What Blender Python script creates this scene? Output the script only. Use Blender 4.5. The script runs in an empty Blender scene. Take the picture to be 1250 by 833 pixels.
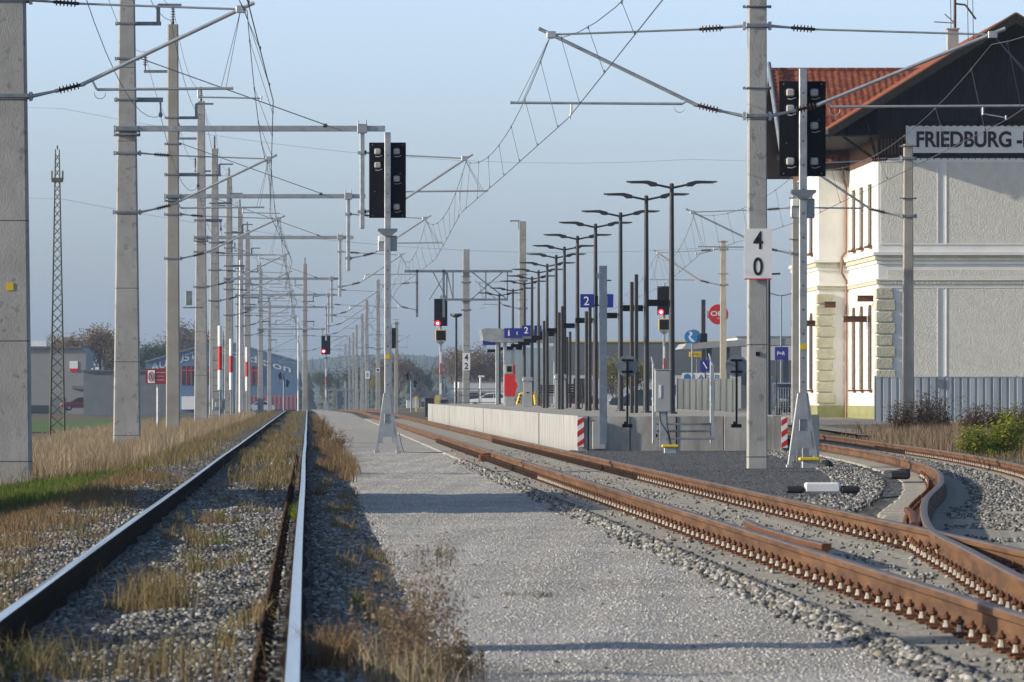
import bpy, math, random
import numpy as np
from mathutils import Vector, Matrix
R = math.radians
rnd = random.Random(7)
rng = np.random.default_rng(7)
S = bpy.context.scene
COL = S.collection
# ------------------------------------------------------------------ camera, sky, sun, exposure
FPX, CX, CY, CH = 7000.0, 376.0, 482.0, 1.08
cam = bpy.data.cameras.new('camera'); co = bpy.data.objects.new('camera', cam); COL.objects.link(co)
co.location = (0, 0, CH); co.rotation_euler = (R(90), 0, 0)
cam.sensor_width = 36; cam.lens = FPX / 1250 * 36
cam.shift_x = (625 - CX) / 1250; cam.shift_y = (CY - 416.5) / 1250
cam.clip_start = 0.5; cam.clip_end = 9000
cam.dof.use_dof = True; cam.dof.focus_distance = 115; cam.dof.aperture_fstop = 16
S.camera = co
SUN_EL, SUN_AZ = R(17.5), R(10)          # azimuth measured behind the -X direction
sdir = Vector((-math.cos(SUN_AZ) * math.cos(SUN_EL), -math.sin(SUN_AZ) * math.cos(SUN_EL), math.sin(SUN_EL)))
w = bpy.data.worlds.new('World'); S.world = w; w.use_nodes = True
nt = w.node_tree; nt.nodes.clear()
out = nt.nodes.new('ShaderNodeOutputWorld'); bg = nt.nodes.new('ShaderNodeBackground'); sky = nt.nodes.new('ShaderNodeTexSky')
sky.sky_type = 'NISHITA'; sky.sun_disc = False; sky.sun_elevation = SUN_EL
sky.sun_rotation = math.atan2(sdir.x, sdir.y)
sky.air_density = 1.0; sky.dust_density = 2.0; sky.ozone_density = 2.0; sky.altitude = 500
tc = nt.nodes.new('ShaderNodeTexCoord'); sp = nt.nodes.new('ShaderNodeSeparateXYZ'); rp = nt.nodes.new('ShaderNodeValToRGB')
nt.links.new(tc.outputs['Generated'], sp.inputs[0]); nt.links.new(sp.outputs['Z'], rp.inputs[0])
cr = rp.color_ramp                        # bluer, hazier air near the horizon than the clear-sky model gives
cr.elements[0].position = 0.0; cr.elements[0].color = (0.80, 0.98, 1.58, 1)
cr.elements[1].position = 0.075; cr.elements[1].color = (1.42, 1.44, 1.86, 1)
e2 = cr.elements.new(.30); e2.color = (.80, .84, .90, 1)
mx = nt.nodes.new('ShaderNodeMix'); mx.data_type = 'RGBA'; mx.blend_type = 'MULTIPLY'; mx.inputs[0].default_value = 1
nt.links.new(sky.outputs[0], mx.inputs[6]); nt.links.new(rp.outputs[0], mx.inputs[7])
nt.links.new(mx.outputs[2], bg.inputs[0]); nt.links.new(bg.outputs[0], out.inputs[0])
bg.inputs[1].default_value = 0.135
sl = bpy.data.lights.new('sun', 'SUN'); so = bpy.data.objects.new('sun', sl); COL.objects.link(so)
sl.energy = 5.0; sl.angle = R(0.55); sl.color = (1.0, 0.89, 0.74)
so.rotation_euler = sdir.to_track_quat('Z', 'Y').to_euler(); so.location = (-40, -10, 40)
S.view_settings.view_transform = 'Standard'; S.view_settings.look = 'None'
S.view_settings.exposure = 0.25; S.view_settings.gamma = 1

# ------------------------------------------------------------------ helpers
def tag(o, label=None, cat=None, group=None, kind=None):
    if label: o['label'] = label
    if cat: o['category'] = cat
    if group: o['group'] = group
    if kind: o['kind'] = kind
    return o
def empty(name, loc=(0, 0, 0), rz=0):
    o = bpy.data.objects.new(name, None); COL.objects.link(o); o.location = loc; o.rotation_euler = (0, 0, rz)
    o.empty_display_size = .2
    return o
def kids(o): return [c for c in bpy.data.objects if c.parent == o]
def copy_tree(o, parent=None, loc=None, km=None):
    if km is None:
        km = {}
        for c in bpy.data.objects:
            if c.parent: km.setdefault(c.parent.name, []).append(c)
    c = o.copy(); COL.objects.link(c); c.parent = parent
    for ch in km.get(o.name, []): copy_tree(ch, c, None, km)
    if loc is not None: c.location = loc
    return c
def gz(y):                                   # rail bed falls gently away past the crest
    return 0.0 if y < 395 else -(y - 395) * 0.0023
def P(px, py, s):
    return Vector(((px - CX) / s, FPX / s, CH + (CY - py) / s))

class MB:
    def __init__(s): s.v = []; s.f = []; s.m = []; s.sm = []
    def add(s, vs, fs, m=0, smooth=False):
        b = len(s.v); s.v += [tuple(v) for v in vs]
        for f in fs: s.f.append([i + b for i in f]); s.m.append(m); s.sm.append(smooth)
    def box(s, a, b, m=0, M=None):
        x0, y0, z0 = a; x1, y1, z1 = b
        vs = [Vector(q) for q in ((x0,y0,z0),(x1,y0,z0),(x1,y1,z0),(x0,y1,z0),(x0,y0,z1),(x1,y0,z1),(x1,y1,z1),(x0,y1,z1))]
        if M: vs = [M @ v for v in vs]
        s.add(vs, [(0,3,2,1),(4,5,6,7),(0,1,5,4),(1,2,6,5),(2,3,7,6),(3,0,4,7)], m)
        return s
    def cbox(s, c, d, m=0, ch=0.0, M=None):      # centred box with chamfered vertical edges (top and bottom rings)
        x, y, z = [q / 2 for q in d]
        if ch <= 0: return s.box((c[0]-x,c[1]-y,c[2]-z),(c[0]+x,c[1]+y,c[2]+z), m, M)
        ring = lambda h, k: [(-x+k+ch,-y+k,h),(x-k-ch,-y+k,h),(x-k,-y+k+ch,h),(x-k,y-k-ch,h),(x-k-ch,y-k,h),(-x+k+ch,y-k,h),(-x+k,y-k-ch,h),(-x+k,-y+k+ch,h)]
        vs = [Vector(q) + Vector(c) for q in ring(-z, ch) + ring(-z+ch, 0) + ring(z-ch, 0) + ring(z, ch)]
        if M: vs = [M @ v for v in vs]
        fs = [tuple(reversed(range(8))), tuple(range(24, 32))]
        for r in range(3):
            for i in range(8): j = (i+1) % 8; fs.append((r*8+i, r*8+j, r*8+8+j, r*8+8+i))
        s.add(vs, fs, m); return s
    def tube(s, a, b, r0, r1=None, n=8, m=0, caps=True, smooth=True):
        a = Vector(a); b = Vector(b); r1 = r0 if r1 is None else r1
        d = (b - a)
        if d.length < 1e-6: return s
        d.normalize(); u = d.orthogonal().normalized(); w_ = d.cross(u)
        vs = []
        for p, r in ((a, r0), (b, r1)):
            for i in range(n):
                t = 2 * math.pi * (i + .5) / n; vs.append(p + u * (r * math.cos(t)) + w_ * (r * math.sin(t)))
        s.add(vs, [(i, (i+1) % n, n + (i+1) % n, n + i) for i in range(n)], m, smooth)
        if caps: s.add(vs, [tuple(reversed(range(n))), tuple(range(n, 2*n))], m)
        return s
    def path(s, pts, r, n=6, m=0):
        for a, b in zip(pts, pts[1:]): s.tube(a, b, r, r, n, m, caps=True)
        return s
    def lathe(s, a, b, prof, n=12, m=0):         # prof: (t along a->b, radius)
        a = Vector(a); b = Vector(b); d = b - a; L = d.length; d.normalize()
        u = d.orthogonal().normalized(); w_ = d.cross(u); vs = []
        for t, r in prof:
            for i in range(n):
                q = 2*math.pi*i/n; vs.append(a + d*(t*L) + u*(r*math.cos(q)) + w_*(r*math.sin(q)))
        fs = []
        for k in range(len(prof)-1):
            for i in range(n): j = (i+1) % n; fs.append((k*n+i, k*n+j, k*n+n+j, k*n+n+i))
        s.add(vs, fs, m, False); k = len(prof)-1
        s.add(vs, [tuple(reversed(range(n))), tuple(range(k*n, k*n+n))], m); return s
    def prism(s, poly, y0, y1, m=0, M=None, axis='y'):   # poly in (x,z), extruded along y
        n = len(poly); vs = []
        for y in (y0, y1):
            for p in poly: vs.append(Vector((p[0], y, p[1])) if axis == 'y' else (Vector((y, p[0], p[1])) if axis == 'x' else Vector((p[0], p[1], y))))
        if M: vs = [M @ v for v in vs]
        s.add(vs, [tuple(range(n)), tuple(reversed(range(n, 2*n)))] + [((i+1) % n, i, n+i, n+(i+1) % n) for i in range(n)], m); return s
    def taper(s, c, w0, d0, z0, w1, d1, z1, ch=.03, m=0, n=1):   # tapered chamfered pole
        def ring(wx, dy, z):
            x, y = wx/2, dy/2
            return [(c[0]+p, c[1]+q, z) for p, q in ((-x+ch,-y),(x-ch,-y),(x,-y+ch),(x,y-ch),(x-ch,y),(-x+ch,y),(-x,y-ch),(-x,-y+ch))]
        vs = []
        for k in range(n+1):
            t = k/n; vs += ring(w0+(w1-w0)*t, d0+(d1-d0)*t, z0+(z1-z0)*t)
        fs = [tuple(reversed(range(8))), tuple(range(8*n, 8*n+8))]
        for k in range(n):
            for i in range(8): j = (i+1) % 8; fs.append((k*8+i, k*8+j, k*8+8+j, k*8+8+i))
        s.add(vs, fs, m); return s
    def build(s, name, mats, parent=None, loc=None):
        me = bpy.data.meshes.new(name); me.from_pydata(s.v, [], s.f)
        if not isinstance(mats, (list, tuple)): mats = [mats]
        for k in mats: me.materials.append(k)
        me.polygons.foreach_set('material_index', s.m); me.polygons.foreach_set('use_smooth', s.sm); me.update()
        o = bpy.data.objects.new(name, me); COL.objects.link(o); o.parent = parent
        if loc is not None: o.location = loc
        return o

def mesh_np(name, v, f, mats, parent=None, smooth=False, mi=None):
    me = bpy.data.meshes.new(name); k = f.shape[1]
    me.vertices.add(len(v)); me.vertices.foreach_set('co', np.asarray(v, np.float32).ravel())
    me.loops.add(f.size); me.loops.foreach_set('vertex_index', f.astype(np.int32).ravel())
    me.polygons.add(len(f)); me.polygons.foreach_set('loop_start', np.arange(0, f.size, k, dtype=np.int32))
    me.polygons.foreach_set('loop_total', np.full(len(f), k, np.int32))
    if smooth: me.polygons.foreach_set('use_smooth', np.ones(len(f), bool))
    if not isinstance(mats, (list, tuple)): mats = [mats]
    for m in mats: me.materials.append(m)
    if mi is not None: me.polygons.foreach_set('material_index', mi.astype(np.int32))
    me.update(calc_edges=True); me.validate()
    o = bpy.data.objects.new(name, me); COL.objects.link(o); o.parent = parent
    return o

def text(name, body, mat, w_, h, loc, parent=None, bold=0.0, rz=0, depth=.004, skew=0, rx=90):
    cu = bpy.data.curves.new('t', 'FONT'); cu.body = body; cu.size = 1; cu.offset = bold; cu.extrude = 0.0
    to = bpy.data.objects.new('t', cu); COL.objects.link(to)
    bpy.context.view_layer.update()
    me = bpy.data.meshes.new_from_object(to.evaluated_get(bpy.context.evaluated_depsgraph_get()))
    bpy.data.objects.remove(to); bpy.data.curves.remove(cu)
    n = len(me.vertices); c = np.empty(n*3, np.float32); me.vertices.foreach_get('co', c); c = c.reshape(-1, 3)
    mn = c.min(0); mxx = c.max(0); sc = (mxx - mn); sc[2] = 1
    c = (c - mn) / sc
    c[:, 0] = (c[:, 0] - .5) * w_; c[:, 1] = (c[:, 1] - .5) * h + c[:, 0] * skew
    c2 = np.stack([c[:, 0], np.full(n, -.001), c[:, 1]], 1)
    me.vertices.foreach_set('co', c2.astype(np.float32).ravel()); me.materials.clear(); me.materials.append(mat); me.update()
    me.name = name
    o = bpy.data.objects.new(name, me); COL.objects.link(o); o.parent = parent; o.location = loc; o.rotation_euler = (0, 0, rz)
    return o

# ------------------------------------------------------------------ materials
def mat(name, c1, c2=None, scale=3.0, rough=.8, metal=0.0, bump=0.0, bscale=None, detail=6, lo=.35, hi=.65, spec=.3,
        stretch=None, kind='noise', c3=None, p3=.8, dist=.02):
    m = bpy.data.materials.new(name); m.use_nodes = True; t = m.node_tree; N = t.nodes; L = t.links
    b = N['Principled BSDF']; b.inputs['Roughness'].default_value = rough; b.inputs['Metallic'].default_value = metal
    b.inputs['Specular IOR Level'].default_value = spec
    b.inputs['Base Color'].default_value = (*c1, 1)
    tcn = N.new('ShaderNodeTexCoord'); vec = tcn.outputs['Object']
    if stretch:
        mp = N.new('ShaderNodeMapping'); mp.inputs['Scale'].default_value = stretch; L.new(vec, mp.inputs[0]); vec = mp.outputs[0]
    if c2:
        if kind == 'noise':
            n = N.new('ShaderNodeTexNoise'); n.inputs['Scale'].default_value = scale; n.inputs['Detail'].default_value = detail
            n.inputs['Roughness'].default_value = .62; L.new(vec, n.inputs['Vector']); fac = n.outputs[0]
        else:
            n = N.new('ShaderNodeTexVoronoi'); n.inputs['Scale'].default_value = scale; L.new(vec, n.inputs['Vector'])
            sx = N.new('ShaderNodeSeparateColor'); L.new(n.outputs['Color'], sx.inputs[0]); fac = sx.outputs[0]
        r = N.new('ShaderNodeValToRGB'); e = r.color_ramp.elements
        e[0].position = lo; e[0].color = (*c1, 1); e[1].position = hi; e[1].color = (*c2, 1)
        if c3: q = r.color_ramp.elements.new(p3); q.color = (*c3, 1)
        L.new(fac, r.inputs[0]); L.new(r.outputs[0], b.inputs['Base Color'])
    if bump:
        n2 = N.new('ShaderNodeTexNoise'); n2.inputs['Scale'].default_value = bscale or scale*4; n2.inputs['Detail'].default_value = 4
        L.new(vec, n2.inputs['Vector'])
        bp = N.new('ShaderNodeBump'); bp.inputs['Strength'].default_value = bump; bp.inputs['Distance'].default_value = dist
        L.new(n2.outputs[0], bp.inputs['Height']); L.new(bp.outputs[0], b.inputs['Normal'])
    return m
def stone_mat(name, cols, cell, big, bump, dist, tint=None, bmix=.5):
    """gravel: one colour per voronoi cell, modulated by broad dirt patches, cells domed by bump"""
    m = bpy.data.materials.new(name); m.use_nodes = True; t = m.node_tree; N = t.nodes; L = t.links
    b = N['Principled BSDF']; b.inputs['Roughness'].default_value = .9; b.inputs['Specular IOR Level'].default_value = .2
    tcn = N.new('ShaderNodeTexCoord'); vo = N.new('ShaderNodeTexVoronoi'); vo.inputs['Scale'].default_value = cell
    L.new(tcn.outputs['Object'], vo.inputs['Vector'])
    sx = N.new('ShaderNodeSeparateColor'); L.new(vo.outputs['Color'], sx.inputs[0])
    r = N.new('ShaderNodeValToRGB'); r.color_ramp.interpolation = 'LINEAR'; e = r.color_ramp.elements
    e[0].color = (*cols[0], 1); e[1].color = (*cols[-1], 1)
    for i, c in enumerate(cols[1:-1]): q = e.new((i+1)/(len(cols)-1)); q.color = (*c, 1)
    L.new(sx.outputs[0], r.inputs[0])
    n = N.new('ShaderNodeTexNoise'); n.inputs['Scale'].default_value = big; n.inputs['Detail'].default_value = 8
    L.new(tcn.outputs['Object'], n.inputs['Vector'])
    r2 = N.new('ShaderNodeValToRGB'); r2.color_ramp.elements[0].position = .35; r2.color_ramp.elements[1].position = .65
    r2.color_ramp.elements[0].color = (*(tint or (.7, .68, .62)), 1); r2.color_ramp.elements[1].color = (1, 1, 1, 1)
    L.new(n.outputs[0], r2.inputs[0])
    mxn = N.new('ShaderNodeMix'); mxn.data_type = 'RGBA'; mxn.blend_type = 'MULTIPLY'; mxn.inputs[0].default_value = bmix*2
    L.new(r.outputs[0], mxn.inputs[6]); L.new(r2.outputs[0], mxn.inputs[7]); L.new(mxn.outputs[2], b.inputs['Base Color'])
    if bump:
        bp = N.new('ShaderNodeBump'); bp.invert = True; bp.inputs['Strength'].default_value = bump; bp.inputs['Distance'].default_value = dist
        L.new(vo.outputs['Distance'], bp.inputs['Height']); L.new(bp.outputs[0], b.inputs['Normal'])
    return m
def concrete_mast():
    m = mat('concrete_mast', (.285, .283, .268), (.37, .366, .345), 2.2, .9, bump=.25, bscale=40, stretch=(1, 1, .6))
    t = m.node_tree; N = t.nodes; L = t.links; b = N['Principled BSDF']; src = b.inputs['Base Color'].links[0].from_socket
    tcn = N.new('ShaderNodeTexCoord'); oi = N.new('ShaderNodeObjectInfo')
    ad = N.new('ShaderNodeVectorMath'); ad.operation = 'ADD'; cmb = N.new('ShaderNodeCombineXYZ'); ml = N.new('ShaderNodeMath'); ml.operation = 'MULTIPLY'; ml.inputs[1].default_value = 37
    L.new(oi.outputs['Random'], ml.inputs[0]); L.new(ml.outputs[0], cmb.inputs[2]); L.new(ml.outputs[0], cmb.inputs[0])
    L.new(tcn.outputs['Object'], ad.inputs[0]); L.new(cmb.outputs[0], ad.inputs[1])
    n = N.new('ShaderNodeTexNoise'); n.inputs['Scale'].default_value = 5.5; n.inputs['Detail'].default_value = 3; L.new(ad.outputs[0], n.inputs['Vector'])
    r = N.new('ShaderNodeValToRGB'); e = r.color_ramp.elements; e[0].position = .60; e[0].color = (1, 1, 1, 1); e[1].position = .68; e[1].color = (.68, .68, .70, 1)
    L.new(n.outputs[0], r.inputs[0])
    # casting joint rings every few metres
    sx = N.new('ShaderNodeSeparateXYZ'); L.new(tcn.outputs['Object'], sx.inputs[0])
    md = N.new('ShaderNodeMath'); md.operation = 'MODULO'; md.inputs[1].default_value = 1.93; ad2 = N.new('ShaderNodeMath'); ad2.operation = 'ADD'; ad2.inputs[1].default_value = 19.3; L.new(sx.outputs[2], ad2.inputs[0]); L.new(ad2.outputs[0], md.inputs[0])
    cp = N.new('ShaderNodeMath'); cp.operation = 'LESS_THAN'; cp.inputs[1].default_value = .02; L.new(md.outputs[0], cp.inputs[0])
    m1 = N.new('ShaderNodeMix'); m1.data_type = 'RGBA'; m1.blend_type = 'MULTIPLY'; m1.inputs[0].default_value = 1; L.new(src, m1.inputs[6]); L.new(r.outputs[0], m1.inputs[7])
    m2 = N.new('ShaderNodeMix'); m2.data_type = 'RGBA'; m2.inputs[7].default_value = (.1, .1, .1, 1); L.new(m1.outputs[2], m2.inputs[6]); L.new(cp.outputs[0], m2.inputs[0])
    L.new(m2.outputs[2], b.inputs['Base Color']); return m
def emit(name, c, st):
    m = bpy.data.materials.new(name); m.use_nodes = True; b = m.node_tree.nodes['Principled BSDF']
    b.inputs['Base Color'].default_value = (*c, 1); b.inputs['Emission Color'].default_value = (*c, 1); b.inputs['Emission Strength'].default_value = st
    return m

M_mast = concrete_mast()
M_mast2 = mat('brown_concrete', (.27, .255, .22), (.345, .33, .285), 1.5, .9, bump=.2, bscale=30)
M_galv = mat('galvanised_steel', (.30, .32, .33), (.42, .44, .45), 6, .5, .55, spec=.5)
M_galvd = mat('dull_galvanised', (.16, .19, .21), (.24, .27, .29), 5, .55, .4)
M_alu = mat('aluminium_tube', (.42, .43, .43), (.55, .56, .56), 4, .4, .6)
M_ins = mat('brown_insulator', (.05, .016, .012), (.075, .024, .016), 9, .35)
M_wire = mat('wire', (.11, .115, .12), rough=.6, metal=.5)
M_black = mat('black_panel', (.006, .007, .010), (.012, .013, .018), 8, .7, spec=.1)
M_blackp = mat('black_plastic', (.03, .03, .032), rough=.6)
M_lampp = mat('dark_brown_paint', (.036, .036, .038), (.05, .05, .052), 4, .45, .2)
M_grayp = mat('grey_cabinet_paint', (.30, .31, .31), (.36, .37, .37), 3, .55)
M_cap = mat('grey_cap', (.34, .34, .32), (.42, .42, .40), 8, .6)
M_white = mat('white_paint', (.72, .72, .70), (.8, .8, .78), 2, .6)
M_red = mat('red_paint', (.50, .02, .02), (.58, .03, .03), 5, .5)
M_yel = mat('yellow_paint', (.72, .50, .02), (.6, .42, .03), 9, .6)
M_blue = mat('blue_sign', (.015, .03, .22), (.02, .035, .26), 3, .5)
M_maroon = mat('maroon_sign', (.22, .035, .05), (.26, .045, .06), 4, .5)
M_txtk = mat('black_lettering', (.02, .02, .022), rough=.7)
M_txtw = mat('white_lettering', (.8, .8, .8), rough=.7)
M_conc = mat('platform_concrete', (.22, .222, .212), (.38, .382, .365), 1.6, .9, bump=.15, bscale=25, stretch=(1, 1.2, .35), c3=(.31, .31, .295))
M_conc2 = mat('weathered_concrete', (.24, .235, .215), (.42, .41, .375), 1.6, .92, bump=.2, bscale=20, stretch=(1.5, 1, .5))
M_slp = mat('sleeper_concrete', (.27, .25, .205), (.44, .41, .34), 3.5, .95, bump=.3, bscale=30)
M_railR = mat('rusty_rail_side', (.065, .034, .018), (.155, .080, .037), 2.5, .85, bump=.25, bscale=60, c3=(.12, .056, .024), stretch=(1, .35, 3))
M_railT = mat('rail_head_rusty', (.13, .095, .07), (.21, .155, .115), 4, .5, .4, stretch=(8, .4, 1))
M_railP = mat('rail_head_polished', (.50, .50, .50), (.62, .62, .62), 3, .16, .9, stretch=(8, .3, 1))
M_railM = mat('rail_head_worn', (.26, .23, .21), (.36, .33, .30), 3, .32, .8, stretch=(8, .3, 1))
M_railD = mat('dark_rail_side', (.014, .010, .008), (.034, .021, .013), 6, .95, spec=.03, bump=.2, bscale=50)
M_rust = mat('rusty_clip', (.085, .034, .016), (.16, .065, .028), 30, .85)
M_nut = mat('galvanised_nut', (.42, .39, .32), (.55, .51, .44), 20, .5, .1)
M_nutd = mat('dull_nut', (.14, .12, .10), (.22, .19, .15), 20, .6, .1)
M_ball = stone_mat('ballast', [(.05, .048, .043), (.12, .115, .10), (.19, .18, .155), (.28, .265, .23)], 17, .5, 1.0, .05, (.62, .58, .5))
M_stone = stone_mat('ballast_stone', [(.13, .125, .115), (.22, .21, .19), (.30, .285, .25), (.42, .40, .36), (.26, .22, .17)], 11, .7, 0, .0, (.75, .72, .66))
M_path = stone_mat('fine_gravel', [(.26, .25, .228), (.42, .405, .375), (.53, .515, .48), (.66, .645, .60)], 62, .45, 1.0, .02, (.72, .70, .65))
M_stone = [mat('stone_dark', (.06, .062, .062), (.12, .12, .115), 9, .95), mat('stone_mid', (.16, .16, .152), (.23, .228, .212), 9, .95), mat('stone_pale', (.30, .295, .27), (.42, .41, .38), 9, .95), mat('stone_tan', (.18, .155, .115), (.26, .235, .18), 9, .95)]
M_peb = stone_mat('pebble', [(.24, .232, .212), (.42, .405, .375), (.52, .505, .47), (.68, .66, .62)], 35, .7, 0, 0, (.9, .88, .85))
M_asph = stone_mat('dark_chippings', [(.04, .042, .043), (.085, .088, .088), (.13, .132, .13), (.24, .24, .23)], 38, .4, 1.0, .02, (.8, .8, .8))
M_soil = mat('grassy_soil', (.07, .065, .03), (.16, .125, .065), .7, .95, bump=.4, bscale=8, c3=(.08, .10, .03))
M_green = mat('meadow', (.06, .11, .02), (.10, .15, .03), .5, .95)
M_yard = stone_mat('yard_gravel', [(.22, .20, .17), (.30, .28, .25), (.40, .38, .34)], 30, .3, .6, .02, (.75, .72, .65))

def leaf_mat(name, cols, scale=1.5):
    m = bpy.data.materials.new(name); m.use_nodes = True; t = m.node_tree; N = t.nodes; L = t.links
    b = N['Principled BSDF']; b.inputs['Roughness'].default_value = .75; b.inputs['Specular IOR Level'].default_value = .15
    tcn = N.new('ShaderNodeTexCoord'); n = N.new('ShaderNodeTexNoise'); n.inputs['Scale'].default_value = scale; n.inputs['Detail'].default_value = 9
    n.inputs['Roughness'].default_value = .75
    L.new(tcn.outputs['Object'], n.inputs['Vector']); r = N.new('ShaderNodeValToRGB'); e = r.color_ramp.elements
    e[0].position = .33; e[1].position = .67; e[0].color = (*cols[0], 1); e[1].color = (*cols[-1], 1)
    for i, c in enumerate(cols[1:-1]): q = e.new(.33 + .34*(i+1)/(len(cols)-1)); q.color = (*c, 1)
    L.new(n.outputs[0], r.inputs[0]); L.new(r.outputs[0], b.inputs['Base Color'])
    tr = N.new('ShaderNodeBsdfTranslucent'); L.new(r.outputs[0], tr.inputs[0]); ms = N.new('ShaderNodeMixShader'); ms.inputs[0].default_value = .3
    L.new(b.outputs[0], ms.inputs[1]); L.new(tr.outputs[0], ms.inputs[2]); L.new(ms.outputs[0], N['Material Output'].inputs[0])
    return m
M_dry = leaf_mat('dry_grass', [(.20, .14, .08), (.28, .21, .13), (.36, .29, .19), (.15, .15, .06)], .9)
M_mixg = leaf_mat('mixed_grass', [(.085, .10, .025), (.16, .135, .055), (.22, .16, .085), (.11, .12, .03)], 1.2)
M_grn = leaf_mat('green_grass', [(.055, .09, .015), (.09, .135, .02), (.085, .10, .025)], 1)
M_weed = leaf_mat('dry_weed', [(.15, .105, .065), (.24, .175, .11), (.34, .27, .17)], 5)
M_weedd = leaf_mat('dark_weed', [(.05, .035, .025), (.10, .065, .04), (.14, .09, .05)], 3)
M_bush = leaf_mat('yellow_green_leaf', [(.06, .10, .01), (.16, .20, .015), (.38, .30, .03)], 3)
M_redg = leaf_mat('reddish_grass', [(.13, .08, .045), (.21, .14, .075), (.12, .11, .035)], 2)

# ------------------------------------------------------------------ polylines of the tracks (X, Y)
def interp(pts, y):
    pts = sorted(pts)
    if y <= pts[0][0]: (a, b), (c, d) = pts[0], pts[1]; return b + (d-b)*(y-a)/(c-a)
    if y >= pts[-1][0]: (a, b), (c, d) = pts[-2], pts[-1]; return b + (d-b)*(y-a)/(c-a)
    for i in range(len(pts)-1):
        if pts[i][0] <= y <= pts[i+1][0]:
            y0, x0 = pts[i]; y1, x1 = pts[i+1]; h = y1-y0
            def sl(k):
                if k == 0: return (pts[1][1]-pts[0][1])/(pts[1][0]-pts[0][0])
                if k == len(pts)-1: return (pts[-1][1]-pts[-2][1])/(pts[-1][0]-pts[-2][0])
                return (pts[k+1][1]-pts[k-1][1])/(pts[k+1][0]-pts[k-1][0])
            t = (y-y0)/h; m0 = sl(i)*h; m1 = sl(i+1)*h
            return (2*t**3-3*t*t+1)*x0+(t**3-2*t*t+t)*m0+(-2*t**3+3*t*t)*x1+(t**3-t*t)*m1
BP = [(20, 3.72), (28, 3.92), (34, 4.24), (40, 4.62), (46.5, 5.05), (59, 6.35), (72, 7.95), (86, 9.35), (106, 10.6), (128, 11.45), (154, 12.4), (200, 13.3), (250, 14.4), (330, 17)]
xB = lambda y: interp(BP, y)
def xBn(y, off):
    d = (xB(y+.5) - xB(y-.5)); return xB(y) + off * math.sqrt(1 + d*d)
LX, RX, DX, CXr = -1.5, -0.065, 3.52, 4.985

# ------------------------------------------------------------------ ground
def base_h(x, y):
    h = -.30 + gz(y)
    if x < -3.4: h -= min(.35, (-3.4 - x) * .12)
    if y > 145 and x > 13: h += min(1, (y-145)/25) * min(1, (x-13)/3) * .42
    elif x > 16: h += min(1, (x-16)/4)*.2 + 0
    return h
def sheet(name, xs, ys, hf, m, kind='structure'):
    v = [(x(y) if callable(x) else x, y, 0) for y in ys for x in xs]
    v = np.array([(a, b, hf(a, b)) for a, b, _ in v]); nx = len(xs); ny = len(ys)
    i = np.arange((ny-1)*(nx-1)); r, c = i // (nx-1), i % (nx-1); q = r*nx + c
    o = mesh_np(name, v, np.stack([q, q+1, q+nx+1, q+nx], 1), m, smooth=True); tag(o, kind=kind); return o
ysB = [-60, 0] + list(np.arange(10, 300, 5)) + list(np.arange(300, 700, 20)) + list(np.arange(700, 4200, 150)) + [4150]
xsB = [-1500, -600, -200, -80, -40, -20, -12, -9, -7, -6, -5, -4, -3.4, -2, 0, 3, 6, 9, 12, 13, 14, 16, 18, 20, 24, 40, 80, 200, 600, 1500]
sheet('ground', xsB, ysB, base_h, M_soil)
def lump(x, y, a=.02, sc=1.0):
    return a*(math.sin(x*5.1*sc+math.sin(y*1.3)*2)+math.sin(y*2.3*sc+x*3.3)+math.sin(x*9.7*sc-y*1.7))/2
def ydense(a, b, st): return list(np.arange(a, b, st)) + [b]
yy = ydense(2, 120, .5) + ydense(122, 420, 4)[0:] + ydense(440, 1200, 40)
def shoulder(x, x0, x1, w_): return min(1, (x-x0)/w_, (x1-x)/w_)
def hL(x, y):
    k = max(0, shoulder(x, -3.3, 1.0, .5)); d = min(abs(x-LX), abs(x-RX))
    mid = 1 if (x < LX-.2 or LX+.25 < x < RX-.2) else .3
    return -.30 + .105*k + .042*max(0, min(1, (x+3.0)/.4, (.45-x)/.3)) + lump(x, y, .022)*k*mid + gz(y)
sheet('left_ballast_bed', list(np.arange(-3.3, .96, .14)), yy, hL, M_ball)
def hPth(x, y): return -.203 + lump(x, y*.4, .008) + gz(y)
yp = ydense(2, 130, .25) + ydense(132, 420, 4) + ydense(440, 1200, 40)
sheet('gravel_path', [lambda y: .56+.07*math.sin(y*.9)+.05*math.sin(y*2.3+1)+.03*math.sin(y*5.1)] + list(np.arange(.76, 3.05, .13)), yp, lambda x, y: hPth(x, y) - (.012 if x < .72 else 0), M_path)
sheet('centre_ballast_bed', [2.9, 3.0, 3.2, 3.4, 3.6, 3.8, 4.0, 4.25, 4.5, 4.75, 5.0, 5.3, 5.6, 5.85, 6.0], yy,
      lambda x, y: -.245 + lump(x, y, .012) + gz(y) - .05*max(0, 1-(x-2.9)/.12), M_ball)
yr = ydense(40, 160, 1) + ydense(164, 340, 4)
offs = [-1.35, -1.1, -.8, -.5, -.2, .2, .5, .8, 1.1, 1.4, 1.7, 2.0, 2.4, 2.8]
def strip(name, offs, ys, z, m):
    v = np.array([(xBn(y, o), y, z + lump(o, y, .01) + gz(y) + (.02 if False else 0)) for y in ys for o in offs]); nx = len(offs); ny = len(ys)
    i = np.arange((ny-1)*(nx-1)); r, c = i // (nx-1), i % (nx-1); q = r*nx + c
    o = mesh_np(name, v, np.stack([q, q+1, q+nx+1, q+nx], 1), m, smooth=True); tag(o, kind='structure'); return o
strip('right_ballast_bed', offs, yr, -.204, M_ball)
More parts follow.
